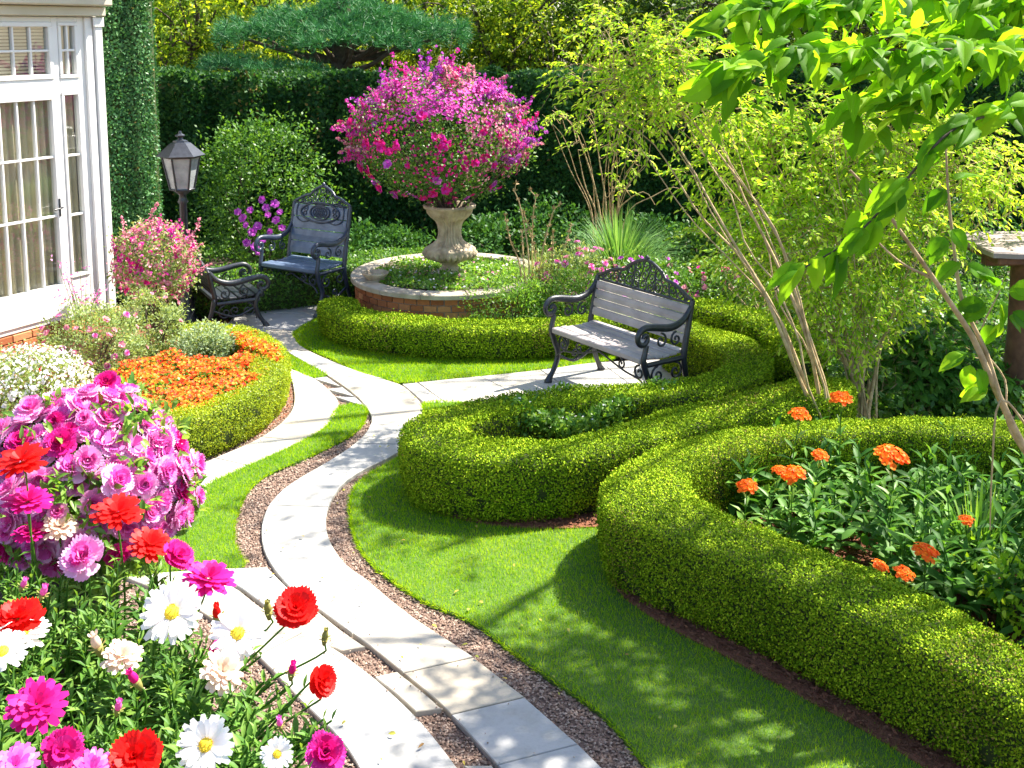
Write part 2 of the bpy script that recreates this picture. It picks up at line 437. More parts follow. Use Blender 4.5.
def brickmat():
    m, nt, N, K = newmat('orange_brick')
    tc = N.new('ShaderNodeTexCoord')
    b = N['Principled BSDF']; a = N.new('ShaderNodeAttribute'); a.attribute_name = 'rnd'
    no = N.new('ShaderNodeTexNoise'); no.inputs['Scale'].default_value = 40; no.inputs['Detail'].default_value = 5
    K.new(tc.outputs['Object'], no.inputs[0])
    c = ramp(nt, [(.34, .10, .035), (.50, .17, .06), (.62, .28, .12)], a.outputs['Fac'])
    c2 = ramp(nt, [(.7, .7, .7), (1, 1, 1)], no.outputs['Fac'])
    g = N.new('ShaderNodeMix'); g.data_type = 'RGBA'; g.blend_type = 'MULTIPLY'; g.inputs[0].default_value = 1
    K.new(c, g.inputs[6]); K.new(c2, g.inputs[7]); K.new(g.outputs[2], b.inputs['Base Color']); b.inputs['Roughness'].default_value = .85
    bp = N.new('ShaderNodeBump'); bp.inputs['Strength'].default_value = .5; bp.inputs['Distance'].default_value = .005
    K.new(no.outputs['Fac'], bp.inputs['Height']); K.new(bp.outputs[0], b.inputs['Normal'])
    return m
M_brick = brickmat()
M_mortar = surf('mortar', [(.25, .21, .17), (.36, .31, .26)], 30, .9, .3)
M_post = surf('brown_timber', [(.10, .04, .02), (.22, .10, .05)], 12, .7, .5, 40)
M_slate = surf('grey_roof_slab', [(.22, .17, .15), (.36, .29, .26)], 8, .7, .4, 30)
def glassmat(name, tint=(1, 1, 1), mix=.75):
    m, nt, N, K = newmat(name)
    t = N.new('ShaderNodeBsdfTransparent'); t.inputs[0].default_value = (*tint, 1)
    g = N.new('ShaderNodeBsdfGlossy'); g.inputs['Roughness'].default_value = .03
    lw = N.new('ShaderNodeLayerWeight'); lw.inputs[0].default_value = .5; pw = N.new('ShaderNodeMath'); pw.operation = 'POWER'; pw.inputs[1].default_value = 4; K.new(lw.outputs['Facing'], pw.inputs[0])
    fr = N.new('ShaderNodeMath'); fr.operation = 'MULTIPLY_ADD'; fr.inputs[1].default_value = .7; fr.inputs[2].default_value = .2; K.new(pw.outputs[0], fr.inputs[0])
    mx = N.new('ShaderNodeMixShader'); K.new(fr.outputs[0], mx.inputs[0]); K.new(t.outputs[0], mx.inputs[1]); K.new(g.outputs[0], mx.inputs[2])
    K.new(mx.outputs[0], N['Material Output'].inputs[0]); return m
M_glass = glassmat('window_glass', (.8, .84, .82))
M_lampg = surf('frosted_lamp_glass', [(.24, .26, .27), (.42, .44, .45)], 9, .25, .3, 60, spec=.6)
M_curt = surf('beige_curtain', [(.55, .48, .34), (.70, .62, .46)], 3, .9, .0)
M_shadetrim = surf('shade_tinted_trim', [(.50, .46, .34), (.60, .55, .42)], 3, .5, .05)  # beige puts the overhang's shade into the colour of the white cornice
M_dark = surf('dark_interior', [(.02, .022, .02), (.03, .03, .028)], 3, .9, 0)

# ================================================================ SETTING
def offset_poly(p, d):
    p = np.asarray(p)[:, :2]
    x, y = p[:, 0], p[:, 1]
    if np.dot(x, np.roll(y, -1)) - np.dot(y, np.roll(x, -1)) < 0: p = p[::-1]
    e = unit(np.roll(p, -1, 0) - p); nr = np.stack([-e[:, 1], e[:, 0]], 1)
    return p + unit(nr + np.roll(nr, 1, 0)) * d
g = MB().add([[-70, -20, -.03], [70, -20, -.03], [70, 120, -.03], [-70, 120, -.03]], [[0, 1, 2, 3]])
tag(g.build('ground', M_soil), kind='structure')
gravel_poly = GP([(120, 800), (120, 560), (170, 480), (225, 425), (280, 360), (330, 330), (420, 360), (440, 420), (420, 470), (440, 560), (560, 640), (760, 800)])
tag(MB().poly(gravel_poly, -.02, .006).build('gravel', M_gravelb), kind='structure')

slabs = MB(); slab_polys = []
def strip(Lp, Rp, breaks, skip=(), n=160, z=.034):
    Lw = smooth(GP(Lp, z), n)[:, :2]; Rw = smooth(GP(Rp, z), n)[:, :2]
    ts = [0]
    for l, r in breaks:
        gl, gr = G(*l, z)[:2], G(*r, z)[:2]
        ts.append((np.argmin(((Lw - gl) ** 2).sum(1)), np.argmin(((Rw - gr) ** 2).sum(1))))
    ts = [(0, 0)] + ts[1:] + [(n - 1, n - 1)]
    for k in range(len(ts) - 1):
        if k in skip: continue
        (a, c), (b, d) = ts[k], ts[k + 1]
        if b - a < 2 or d - c < 2: continue
        p = np.vstack([Lw[a:b + 1:2], Lw[b:b + 1], Rw[d:c:-2], Rw[c:c + 1]])
        keep = [0] + [i for i in range(1, len(p)) if np.linalg.norm(p[i] - p[i - 1]) > .01]
        p = p[keep]
        if np.linalg.norm(p[0] - p[-1]) < .01: p = p[:-1]
        q = offset_poly(p, .005)
        slabs.poly(q, 0, z + rng.uniform(-.002, .002), 0, rng.random(), .004)
        slab_polys.append(p)
PL = [(262, 328), (288, 352), (327, 375), (355, 395), (368, 410), (371, 420), (367, 430), (356, 442), (329, 460), (295, 480), (275, 496), (263, 516), (261, 540), (269, 562), (290, 588), (321, 611), (370, 647), (400, 671), (445, 709), (495, 763), (530, 800)]
PR = [(293, 330), (302, 346), (345, 366), (385, 379), (404, 386), (422, 403), (422, 414), (418, 432), (403, 448), (390, 457), (363, 470), (342, 485), (329, 506), (327, 526), (332, 543), (346, 563), (370, 581), (410, 614), (470, 654), (523, 695), (579, 744), (635, 800)]
strip(PL, PR, [((288, 352), (330, 360)), ((327, 375), (385, 379)), ((360, 401), (410, 391)), ((370, 425), (419, 426)), ((356, 442), (405, 444)), ((267, 506), (329, 506)), ((291, 588), (364, 579)), ((349, 632), (400, 607)), ((403, 672), (470, 655)), ((449, 711), (523, 695)), ((495, 762), (579, 745))])
# path to the left of the central ribbon of grass
strip([(262, 345), (284, 365), (293, 388), (290, 412), (262, 436), (214, 458), (150, 485)], [(290, 368), (313, 377), (332, 392), (339, 406), (325, 427), (295, 444), (213, 482), (160, 515)],
      [((293, 390), (335, 396)), ((262, 436), (300, 441)), ((214, 458), (250, 465))])
# small pavers between the two paths
strip([(313, 378), (326, 389), (334, 396), (341, 404)], [(327, 376), (343, 387), (356, 397), (367, 407)], [((326, 389), (343, 387)), ((334, 396), (356, 397))])
# terrace by the flowers
strip([(200, 569), (235, 585), (270, 610), (305, 636), (343, 652), (374, 677), (415, 712), (475, 780)], [(268, 567), (290, 589), (320, 612), (340, 628), (367, 647), (398, 671), (443, 709), (510, 785)],
      [((268, 608), (305, 602)), ((341, 651), (366, 646)), ((373, 677), (398, 671)), ((415, 712), (443, 708)), ((462, 766), (495, 763))], skip=(2, 4))
strip([(120, 575), (180, 600), (240, 640), (300, 700), (343, 744), (370, 790)], [(198, 569), (234, 586), (268, 611), (343, 653), (413, 712), (470, 782)],
      [((185, 606), (234, 592)), ((255, 656), (300, 634)), ((300, 695), (343, 655)), ((310, 706), (374, 679))])
# path to the bench, and the paved corner in front of the left bench
strip([(402, 384), (450, 379), (500, 374), (545, 369), (600, 362), (690, 358)], [(424, 403), (460, 402), (520, 396), (580, 393), (640, 392), (700, 392)],
      [((418, 383), (446, 403)), ((480, 376), (520, 396)), ((540, 370), (575, 393)), ((600, 362), (640, 392))])
strip([(222, 334), (230, 320), (250, 303), (262, 298)], [(296, 330), (318, 316), (340, 306), (372, 300)], [((236, 312), (322, 314))])
so = slabs.build('path', M_slab); tag(so, kind='structure')

lawn_px = {
 'fountain': [(293, 334), (300, 345), (330, 358), (360, 372), (385, 379), (401, 383), (425, 381), (480, 376), (545, 369), (610, 360), (640, 340), (560, 330), (400, 315), (340, 300), (320, 318), (303, 326)],
 'crescent': [(340, 407), (363, 406), (366, 415), (356, 431), (330, 446), (300, 460), (270, 473), (250, 488), (240, 505), (234, 525), (236, 548), (243, 567), (190, 568), (120, 575), (120, 520), (180, 500), (215, 481), (255, 463), (295, 445), (325, 428)],
 'sliver': [(284, 354), (300, 361), (318, 370), (326, 375), (312, 377), (298, 371), (288, 366)],
 'main': [(424, 403), (450, 402), (520, 410), (700, 440), (720, 560), (900, 700), (980, 800), (690, 800), (649, 768), (604, 716), (558, 684), (509, 649), (474, 623), (428, 603), (397, 584), (373, 565), (359, 546), (352, 526), (350, 506), (354, 489), (370, 474), (403, 455), (415, 440), (424, 415)],
}
grass = MB(); lawn = MB(); lawn_w = {}
# mulch shapes cut from the lawn
mulch_px = {
 'round': [(412, 480), (415, 500), (437, 518), (480, 529), (530, 534), (590, 533), (640, 526), (700, 480), (700, 420), (450, 420)],
 'right': [(607, 556), (608, 580), (621, 601), (662, 631), (720, 661), (791, 699), (873, 744), (930, 780), (990, 815), (1100, 800), (1100, 600), (800, 500), (640, 500)],
}
mulch_w = {k: smooth(GP(v), 90, True) for k, v in mulch_px.items()}
for k, v in lawn_px.items():
    w = GP(v, .03); w = smooth(w, 140, True)[:-1]
    if k in ('fountain',): w = GP(v, .03)
    lawn_w[k] = w
    lawn.poly(w, 0, .034, 0, .5, .01)
    ar = area(w)
    pts = randin(w, int(ar * 17000))
    for mw in mulch_w.values(): pts = pts[~inpoly(pts, mw)]
    d = pts[:, 1]
    keep = rng.random(len(pts)) < np.clip(7.5 / d, .3, 1)
    pts = pts[keep]; d = d[keep]
    wd = .0035 * np.clip(d / 5.5, .8, 2)
    ax = unit(np.c_[rng.normal(0, .38, (len(pts), 2)), np.ones(len(pts))])
    grass.leaves(np.c_[pts, np.full(len(pts), .03)], ax, rdir(len(pts)), rng.uniform(.016, .034, len(pts)), wd, T_TRI)
for k, w in lawn_w.items():
    sg = np.r_[w, w[:1]]; L_ = np.linalg.norm(np.diff(sg, axis=0), axis=1); cum = np.r_[0, np.cumsum(L_)]
    n = int(cum[-1] * 420); t = rng.uniform(0, cum[-1], n)
    e = np.stack([np.interp(t, cum, sg[:, 0]), np.interp(t, cum, sg[:, 1])], 1)
    idx = np.clip(np.searchsorted(cum, t) - 1, 0, len(L_) - 1); tg = unit(np.diff(sg, axis=0)[idx]); no = np.stack([tg[:, 1], -tg[:, 0]], 1)
    if not inpoly((e[:1] - no[:1] * .02), w)[0]: no = -no
    e = e + rng.normal(0, .006, (n, 2)) - no * .004
    grass.leaves(np.c_[e, rng.uniform(.015, .032, n)], unit(np.c_[no * rng.uniform(.2, 1.4, (n, 1)) + rng.normal(0, .3, (n, 2)), np.full(n, .8)]), rdir(n), rng.uniform(.018, .04, n), .0042 * np.clip(e[:, 1] / 5.5, .8, 2), T_TRI)
lo = lawn.build('lawn', M_turf); tag(lo, kind='structure')
tag(grass.build('lawn_grass', M_grass), 'short mown bright green grass covering the lawns', 'grass', kind='stuff')
mm = MB(); chips = MB()
for k, w in mulch_w.items():
    mm.poly(w[:-1], 0, .040 if k == 'round' else .041)
    n = int(area(w) * 2600)
    q = randin(w, n)
    chips.leaves(np.c_[q, rng.uniform(.04, .06, n)], unit(np.c_[rng.normal(size=(n, 2)), rng.normal(0, .3, n)]), unit(np.c_[rng.normal(0, .6, (n, 2)), np.ones(n)]), rng.uniform(.02, .05, n), rng.uniform(.008, .016, n), T_DIA)
lm = GP([(150, 500), (190, 464), (214, 457), (261, 436), (288, 416), (294, 398), (290, 385), (286, 330), (210, 320), (60, 330), (-60, 380), (-60, 520)])
mm.poly(lm, 0, .012)
q = randin(lm, 9000); n = len(q)
chips.leaves(np.c_[q, rng.uniform(.012, .03, n)], unit(np.c_[rng.normal(size=(n, 2)), rng.normal(0, .3, n)]), unit(np.c_[rng.normal(0, .6, (n, 2)), np.ones(n)]), rng.uniform(.02, .04, n), rng.uniform(.008, .016, n), T_DIA)
tag(mm.build('mulch', M_mulch), kind='structure')
tag(chips.build('bark_chips', M_mulch), 'reddish brown bark chips strewn along the hedge feet', 'mulch', kind='stuff')
# pebbles wherever gravel stays open
q = randin(gravel_poly, 90000)
for pl in slab_polys + [lawn_w[k] for k in lawn_w] + [mulch_w['round']]: q = q[~inpoly(q, pl)]
q = q[(q[:, 1] < 9.2)]
q = q[:26000]
OCT = (np.array([[.5, 0, 0], [0, .5, 0], [-.5, 0, 0], [0, -.5, 0], [0, 0, .3], [0, 0, -.3]]), [np.array([[0, 1, 4], [1, 2, 4], [2, 3, 4], [3, 0, 4]])])
n = len(q)
st_ = []
for pl in slab_polys:
    k = rng.integers(0, len(pl), 9); kk = (k + 1) % len(pl); u = rng.random((9, 1))
    st_.append(pl[k] * u + pl[kk] * (1 - u) + rng.normal(0, .03, (9, 2)))
st_ = np.vstack(st_)
pb = MB().leaves(np.c_[q, rng.uniform(.006, .014, n)], unit(np.c_[rng.normal(size=(n, 2)), rng.normal(0, .2, n)]), unit(np.c_[rng.normal(0, .3, (n, 2)), np.ones(n)]), rng.uniform(.010, .024, n), rng.uniform(.009, .02, n), OCT)
n = len(st_)
pb.leaves(np.c_[st_, np.full(n, .038)], unit(np.c_[rng.normal(size=(n, 2)), np.zeros(n)]), unit(np.c_[rng.normal(0, .2, (n, 2)), np.ones(n)]), rng.uniform(.006, .014, n), rng.uniform(.006, .012, n), OCT)
for i in range(len(pb.S)): pb.S[i][:] = False
tag(pb.build('pebbles', M_pebble), 'reddish grey pebbles lying in the gravel strips beside the path', 'gravel', kind='stuff')

# ================================================================ HEDGES
def hedge(name, outer, inner, h, label, mat, group=None, lsz=.017, dens=9000, taper=(0, 0), n=None, core_in=.03, topdens=1.0, wav=.017, wobble=1.0):
    outer = np.asarray(outer)[:, :2]; inner = np.asarray(inner)[:, :2]
    Lh = np.linalg.norm(np.diff(outer, axis=0), axis=1).sum()
    n = n or max(30, int(Lh / .05))
    o = smooth(outer, n); i_ = smooth(inner, n)
    c = (o + i_) / 2; hw = (o - i_) / 2
    s = np.linspace(0, Lh, n)
    sc = np.ones(n)
    for d, r in ((s, taper[0]), (Lh - s, taper[1])):
        if r: sc *= np.sqrt(np.clip(1 - np.clip(1 - d / r, 0, 1) ** 2, .02, 1))
    hw = hw * sc[:, None]
    W = np.linalg.norm(hw, axis=1)
    # section: (side coordinate in metres from edge, height)
    def sect(ins):
        rows = []
        for sgn in (1, -1):
            pr = [(.07, 0.02), (.035, .18 * h), (.01, .4 * h), (0, .62 * h), (0, .8 * h), (.004, .91 * h), (.016, .965 * h), (.038, .992 * h), (.10, 1.0 * h)]
            if sgn == -1: pr = pr[::-1]
            for d, z in pr:
                k = np.clip(W - d - ins, .015, None) / np.maximum(W, 1e-6)
                rows.append(np.c_[c + sgn * hw * k[:, None], np.full(n, z - (ins if z > .5 * h else 0))])
        return np.stack(rows, 1)           # n x m x 3
    S = sect(0)
    m = S.shape[1]
    ph = rng.uniform(0, 6, 6)
    nz = sum(np.sin(S[..., 0] * f + ph[a]) * np.sin(S[..., 1] * f * 1.1 + ph[a + 2]) for a, f in enumerate((3.1, 7.3, 13.0))) / 3
    S[..., 2] += nz * wav * wobble
    cc = np.repeat(np.c_[c, np.zeros(n)][:, None], m, 1)
    dd = S - cc; dd[..., 2] = 0
    S += unit(dd) * (nz[..., None] * wav * 1.3) * wobble
    Cs = sect(core_in)
    mb = MB()
    I = np.arange(n - 1)[:, None]; J = np.arange(m - 1)[None]
    F = np.stack([I * m + J, I * m + J + 1, (I + 1) * m + J + 1, (I + 1) * m + J], -1).reshape(-1, 4)
    mb.add(Cs.reshape(-1, 3), F, 1)
    for e in (0, n - 1): mb.add(Cs[e], np.arange(m)[None], 1)
    V = S.reshape(-1, 3)
    A, B, Cc, D = V[F[:, 0]], V[F[:, 1]], V[F[:, 2]], V[F[:, 3]]
    nr = np.cross(Cc - A, D - B); ar = np.linalg.norm(nr, axis=1) / 2
    nr = unit(nr)
    cen = np.append(c.mean(0), .3)
    # orient: away from the local centreline
    mid = (A + Cc) / 2
    cl = np.repeat(np.c_[c[:-1], np.full(n - 1, h * .5)], m - 1, 0)
    flip = ((mid - cl) * nr).sum(1) < 0
    nr[flip] *= -1
    N = int(ar.sum() * dens)
    k = rng.choice(len(F), N, p=ar / ar.sum())
    u, v = rng.random((2, N, 1))
    pos = A[k] * (1 - u) * (1 - v) + B[k] * u * (1 - v) + Cc[k] * u * v + D[k] * (1 - u) * v
    nn = nr[k]
    pos = pos + nn * (rng.random((N, 1)) ** 1.6 * -.035 + .008) + rng.normal(0, .003, (N, 3))
    # gaps low on the sides where the old wood shows
    nzz = np.sin(pos[:, 0] * 17 + pos[:, 2] * 9) * np.sin(pos[:, 1] * 15 - pos[:, 2] * 7) + .5 * np.sin(pos[:, 0] * 41) * np.sin(pos[:, 1] * 37 + pos[:, 2] * 30)
    keep = ~((h < 1) & (nzz > .55 + 1.2 * np.clip(pos[:, 2] / h - .15, 0, 1)) & (rng.random(N) < .85))
    pos, nn = pos[keep], nn[keep]; N = len(pos)
    far = rng.random(N) < .02
    pos[far] += nn[far] * rng.uniform(.005, .034, (far.sum(), 1))
    ax = unit(rdir(N) + nn * .45 + [0, 0, .35])
    ln = unit(nn + rdir(N) * .45)
    mb.leaves(pos, ax, ln, rng.uniform(.75, 1.35, N) * lsz, rng.uniform(.55, .8, N) * lsz, T_DIA, 0)
    nz3 = np.sin(pos[:, 0] * 2.3 + 1) * np.sin(pos[:, 1] * 2.9 + 2) * np.sin(pos[:, 0] * 5.1 - pos[:, 1] * 4.3)
    dr = (rng.random(N) < np.where(nz3 > .42, .10, .004))
    mb.leaves(pos[dr] + nn[dr] * .004, ax[dr], ln[dr], lsz, lsz * .6, T_DIA, 2)
    ob = mb.build(name, [mat, M_core, M_dry])
    return tag(ob, label, 'hedge', group)
def from_centre(px, h, w):
    c = smooth(GP(px, h)[:, :2], 120)
    t = unit(np.gradient(c, axis=0)); nrm = np.stack([t[:, 1], -t[:, 0]], 1)
    w = np.interp(np.linspace(0, 1, 120), np.linspace(0, 1, len(w)), w) if np.ndim(w) else w
    w = np.broadcast_to(w, (120,))[:, None]
    return c + nrm * w / 2, c - nrm * w / 2
hA = .48
outer = GP([(1180, 418), (1100, 418), (1011, 419), (915, 416), (867, 418), (795, 422), (724, 430), (680, 439), (652, 447), (618, 464), (603, 482), (601, 504), (633, 523), (676, 539), (748, 568), (819, 601), (891, 635), (963, 670), (1024, 706), (1120, 770)], hA)
inner = GP([(1180, 436), (1100, 436), (1011, 437), (915, 431), (867, 432), (800, 437), (762, 445), (725, 454), (709, 460), (694, 468), (690, 478), (694, 491), (724, 510), (754, 522), (795, 539), (840, 556), (890, 577), (939, 601), (1024, 646), (1120, 700)], hA)
hedge('clipped_hedge', outer, inner, hA, 'wide clipped box hedge sweeping round the orange flowers at the right front', M_box, lsz=.0128, dens=27000)
o_, i_ = from_centre([(668, 318), (690, 327), (726, 338), (748, 354), (742, 371), (705, 384), (640, 390), (560, 396), (505, 403), (462, 412), (437, 424), (440, 438), (478, 447), (530, 449), (590, 443), (640, 430), (700, 412), (746, 402), (785, 392), (825, 385), (850, 381)], .45,
    [.36, .38, .38, .36, .34, .32, .31, .31, .31, .36, .42, .44, .38, .34, .33, .34, .38, .42, .44, .44])
hedge('clipped_hedge', o_, i_, .45, 'looping clipped box hedge with a rounded end by the path, curling behind the slatted bench', M_box, lsz=.015, dens=21000, taper=(.2, .3))
o_, i_ = from_centre([(336, 298), (341, 307), (356, 313), (392, 319), (440, 323), (500, 324), (560, 322), (640, 315), (700, 308)], .33, .38)
hedge('clipped_hedge', o_, i_, .33, 'low clipped box hedge curving in front of the brick fountain bed', M_box, lsz=.018, dens=15000, taper=(.14, .1))
o_, i_ = from_centre([(672, 300), (700, 303), (740, 311), (776, 325), (800, 342), (806, 358)], .46, .36)
hedge('clipped_hedge', o_, i_, .46, 'dark clipped hedge arching behind the right side of the slatted bench', M_box, lsz=.022, dens=10000, taper=(.25, .25))
o_, i_ = from_centre([(690, 262), (720, 262), (760, 272), (790, 290), (800, 310)], .4, .45)
hedge('clipped_hedge', o_, i_, .40, 'far small clipped hedge curving away behind the slatted bench crest', M_box, lsz=.025, dens=5000, taper=(.25, .25))
o_, i_ = from_centre([(180, 327), (200, 327), (222, 329), (246, 334), (265, 346), (270, 362), (261, 378), (242, 392), (215, 404), (176, 416), (126, 430), (66, 445)], .36, [.3, .3, .3, .3, .28, .26, .24, .26, .28, .28])
hedge('clipped_hedge', o_, i_, .36, 'sunlit yellow green clipped hedge around the orange bedding flowers', M_box2, lsz=.0155, dens=18000, taper=(.15, 0))
# hedge row behind the left bench and the fountain bed
o_, i_ = from_centre([(140, 276), (200, 272), (260, 268), (330, 260), (400, 252), (440, 250)], .45, .7)
hedge('clipped_hedge', o_, i_, .42, 'low green hedge running behind the dark blue bench', M_green, lsz=.035, dens=2600, taper=(.2, .2))
# tall dark hedge closing the garden
def tallhedge(name, x0, x1, y0, y1, h, label, dens, mat, lsz):
    o = np.array([[x, y0 + .12 * sin(x * 1.7)] for x in np.linspace(x0, x1, 24)])
    i = np.array([[x, y1] for x in np.linspace(x0, x1, 24)])
    return hedge(name, o, i, h, label, mat, lsz=lsz, dens=dens, wav=.17, n=190, core_in=.16)
tallhedge('tall_hedge', -6.2, 9.5, 15.2, 16.6, 2.34, 'tall dark green hedge closing the back of the garden', 1900, M_yew, .07)

# ================================================================ HOUSE
wA = G(0, 338, .15)[:2]; wdir = unit(np.array([.473, .881])); wn_ = np.array([wdir[1], -wdir[0]])
def WP(px, py):
    """point on the house wall: along, height"""
    d = ray(px, py); o = np.array([0, 0, CAMZ])
    t = np.dot(np.append(wA, 0) - o, np.append(wn_, 0)) / np.dot(d, np.append(wn_, 0))
    p = o + d * t
    return np.dot(p[:2] - wA, wdir), p[2]
hz = math.atan2(wdir[1], wdir[0])
HM = np.array(Matrix.Translation((wA[0], wA[1], 0)) @ Matrix.Rotation(hz, 4, 'Z'))   # local x along wall, -y outwards
house = empty('house', (0, 0, 0)); tag(house, 'white painted garden house front with tall paned glass doors', 'house')
s_end = WP(108, 200)[0]
def hb(mb, s0, s1, z0, z1, y0, y1, bev=.006, rnd=.5): mb.box((s0, y0, z0), (s1, y1, z1), 0, rnd, HM, bev)
s_d1 = WP(61, 200)[0]                      # right edge of door leaf
s_l0, s_l1 = WP(67, 200)[0], WP(86, 200)[0]  # side light frame
zt0, zt1 = WP(30, 80)[1], WP(30, 22)[1]    # transom frame
zd1 = WP(30, 96)[1]; zd0 = .22
ztop = WP(100, 17)[1]
pitch = s_d1 - WP(10, 200)[0]
wall = MB()
sl_ = -3.2
# solid parts of the wall around the openings (openings: transoms, door, side light)
hb(wall, s_l1, s_end - .10, .15, ztop, -.0, .25)
hb(wall, s_d1 + .0, s_l0, .15, ztop, .0, .25)
hb(wall, s_l0, s_l1, zd1 + .02, zt0, .0, .25); hb(wall, s_l0, s_l1, zt1, ztop, .0, .25); hb(wall, s_l0, s_l1, .15, .55, 0, .25)
hb(wall, sl_, s_d1, zd1, zt0, .0, .25); hb(wall, sl_, s_d1, zt1, ztop, .0, .25); hb(wall, sl_, s_d1, .15, .2, 0, .25)
hb(wall, sl_, s_end, ztop, ztop + 1.2, .03, .25)
wall.build('wall', M_wallw, house)
cb = MB(); hb(cb, s_end - .20, s_end - .11, .15, ztop - .002, -.03, -.001, .006); hb(cb, s_end - .099, s_end, .15, ztop, -.05, .3, .01)
hb(cb, s_end - .125, s_end + .012, ztop - .10, ztop - .004, -.065, -.052, .006)
cb.build('corner_board', M_wallw, house)
co = MB(); hb(co, sl_, s_end + .01, ztop + .004, ztop + .10, -.10, .0, .01); hb(co, sl_, s_end + .015, ztop + .104, ztop + .30, -.20, .02, .015); hb(co, sl_, s_end + .02, ztop + .304, ztop + .42, -.30, .02, .02)
co.build('cornice', M_shadetrim, house)
sd = MB(); hb(sd, s_end + .001, s_end + .02, .15, ztop + .9, .30, 3.5, .0); sd.build('side_wall', M_wallw, house)
fd = MB(); hb(fd, sl_, s_end + .02, -.02, .148, .02, .3, 0)
fo = fd.build('foundation', M_mortar, house)
br = MB()
x = sl_
while x < s_end - .2:
    for r in range(2):
        hb(br, x + (.11 if r else 0), x + .205 + (.11 if r else 0), .0 + r * .074, .065 + r * .074, -.01, .02, .004, rng.random())
    x += .215
br.build('brick_course', M_brick, house)
rf = MB(); hb(rf, sl_, s_end + .2, ztop + 1.15, ztop + 1.3, -.35, 3.5, .01); rf.build('roof', M_slate, house)
def window(name, s0, s1, z0, z1, ncol, rows, fr=.05, mun=.022, y=-.012, parent=house, fb=None):
    w = MB(); fb = fb or fr
    hb(w, s0, s1, z1 - fr, z1, y, .06); hb(w, s0, s1, z0, z0 + fb, y, .06)
    hb(w, s0, s0 + fr, z0 + fb, z1 - fr, y, .06); hb(w, s1 - fr, s1, z0 + fb, z1 - fr, y, .06)
    xs = np.linspace(s0 + fr, s1 - fr, ncol + 1)
    if np.isscalar(rows): zs = np.linspace(z0 + fb, z1 - fr, rows + 1)
    else: zs = rows
    for a in xs[1:-1]: hb(w, a - mun / 2, a + mun / 2, z0 + fb, z1 - fr, .004, .045, .004)
    for b in zs[1:-1]: hb(w, s0 + fr, s1 - fr, b - mun / 2, b + mun / 2, .001, .043, .004)
    o = w.build(name, M_wallw, parent)
    p = MB()
    for a, b in zip(xs[:-1], xs[1:]):
        for c_, d_ in zip(zs[:-1], zs[1:]):
            e = rng.normal(0, .0012, 4)
            V = xf(np.array([[a, .028 + e[0], c_], [b, .028 + e[1], c_], [b, .028 + e[2], d_], [a, .028 + e[3], d_]]), HM)
            p.add(V, [[0, 1, 2, 3]], 0, .5, False)
    p.build('pane', M_glass, o)
    return o
xs_w = pitch
window('door', s_d1 - pitch * 1.50, s_d1, .2, zd1, 4, [zz for zz in (WP(30, 292)[1], WP(30, 221)[1], WP(30, 160)[1], zd1 - .045)], fr=.05, fb=WP(30, 292)[1] - .2)
hd = bpy.data.objects['door']
window('door', s_d1 - pitch * 3.0, s_d1 - pitch * 1.51, .2, zd1, 4, [zz for zz in (WP(30, 292)[1], WP(30, 221)[1], WP(30, 160)[1], zd1 - .045)], fr=.05, fb=WP(30, 292)[1] - .2)
window('side_light', s_l0, s_l1, .55, zd1 + .02, 1, 3, fr=.035)
window('transom_window', s_d1 - pitch * 1.50, s_d1 - .0, zt0, zt1, 4, 2, fr=.045)
window('transom_window', s_d1 - pitch * 3.0, s_d1 - pitch * 1.51, zt0, zt1, 4, 2, fr=.045)
window('transom_window', s_l0, s_l1, zt0, zt1, 2, 2, fr=.035)
hn = MB()
z_h = WP(71, 205)[1]; s_h = s_d1 - .03
hn.box((s_h - .012, -.02, z_h - .09), (s_h + .012, -.013, z_h + .09), 0, .5, HM, .003)
hn.tube(xf(np.array([[s_h, -.02, z_h], [s_h, -.06, z_h], [s_h - .04, -.065, z_h - .005], [s_h - .10, -.06, z_h - .012]]), HM), .008, 6)
hn.build('handle', M_iron, hd)
# curtains hang in folds behind the panes
cu = MB()
def curtain(s0, s1, z0, z1, fold=.07):
    n = int((s1 - s0) / .012); xs = np.linspace(s0, s1, n)
    y = .085 + .018 * np.sin(xs / fold * 2 * pi + .8 * np.sin(xs * 9)) + .008 * np.sin(xs * 91)
    V = np.vstack([np.c_[xs, y, np.full(n, z0)], np.c_[xs, y + .01, np.full(n, z1)]])
    i = np.arange(n - 1)
    cu.add(xf(V, HM), np.stack([i, i + 1, n + i + 1, n + i], 1), 0)
curtain(sl_ + .05, s_d1 - .01, .25, zd1 - .02); curtain(s_l0 + .01, s_l1 - .01, .55, zd1); curtain(s_l0 + .01, s_l1 - .01, zt0, zt1)
cu.build('curtain', M_curt, house)
bl = MB()
z = zt0
while z < zt1:
    hb(bl, sl_, s_d1 - .02, z, z + .022, .07, .09, 0); z += .032
bl.build('blind', M_curt, house)
dk = MB(); hb(dk, sl_, s_end - .2, .2, ztop + .2, .32, .4, 0); dk.build('unlit_room_panel', M_dark, house)  # near-black sheet standing in for the darkness of the unlit room

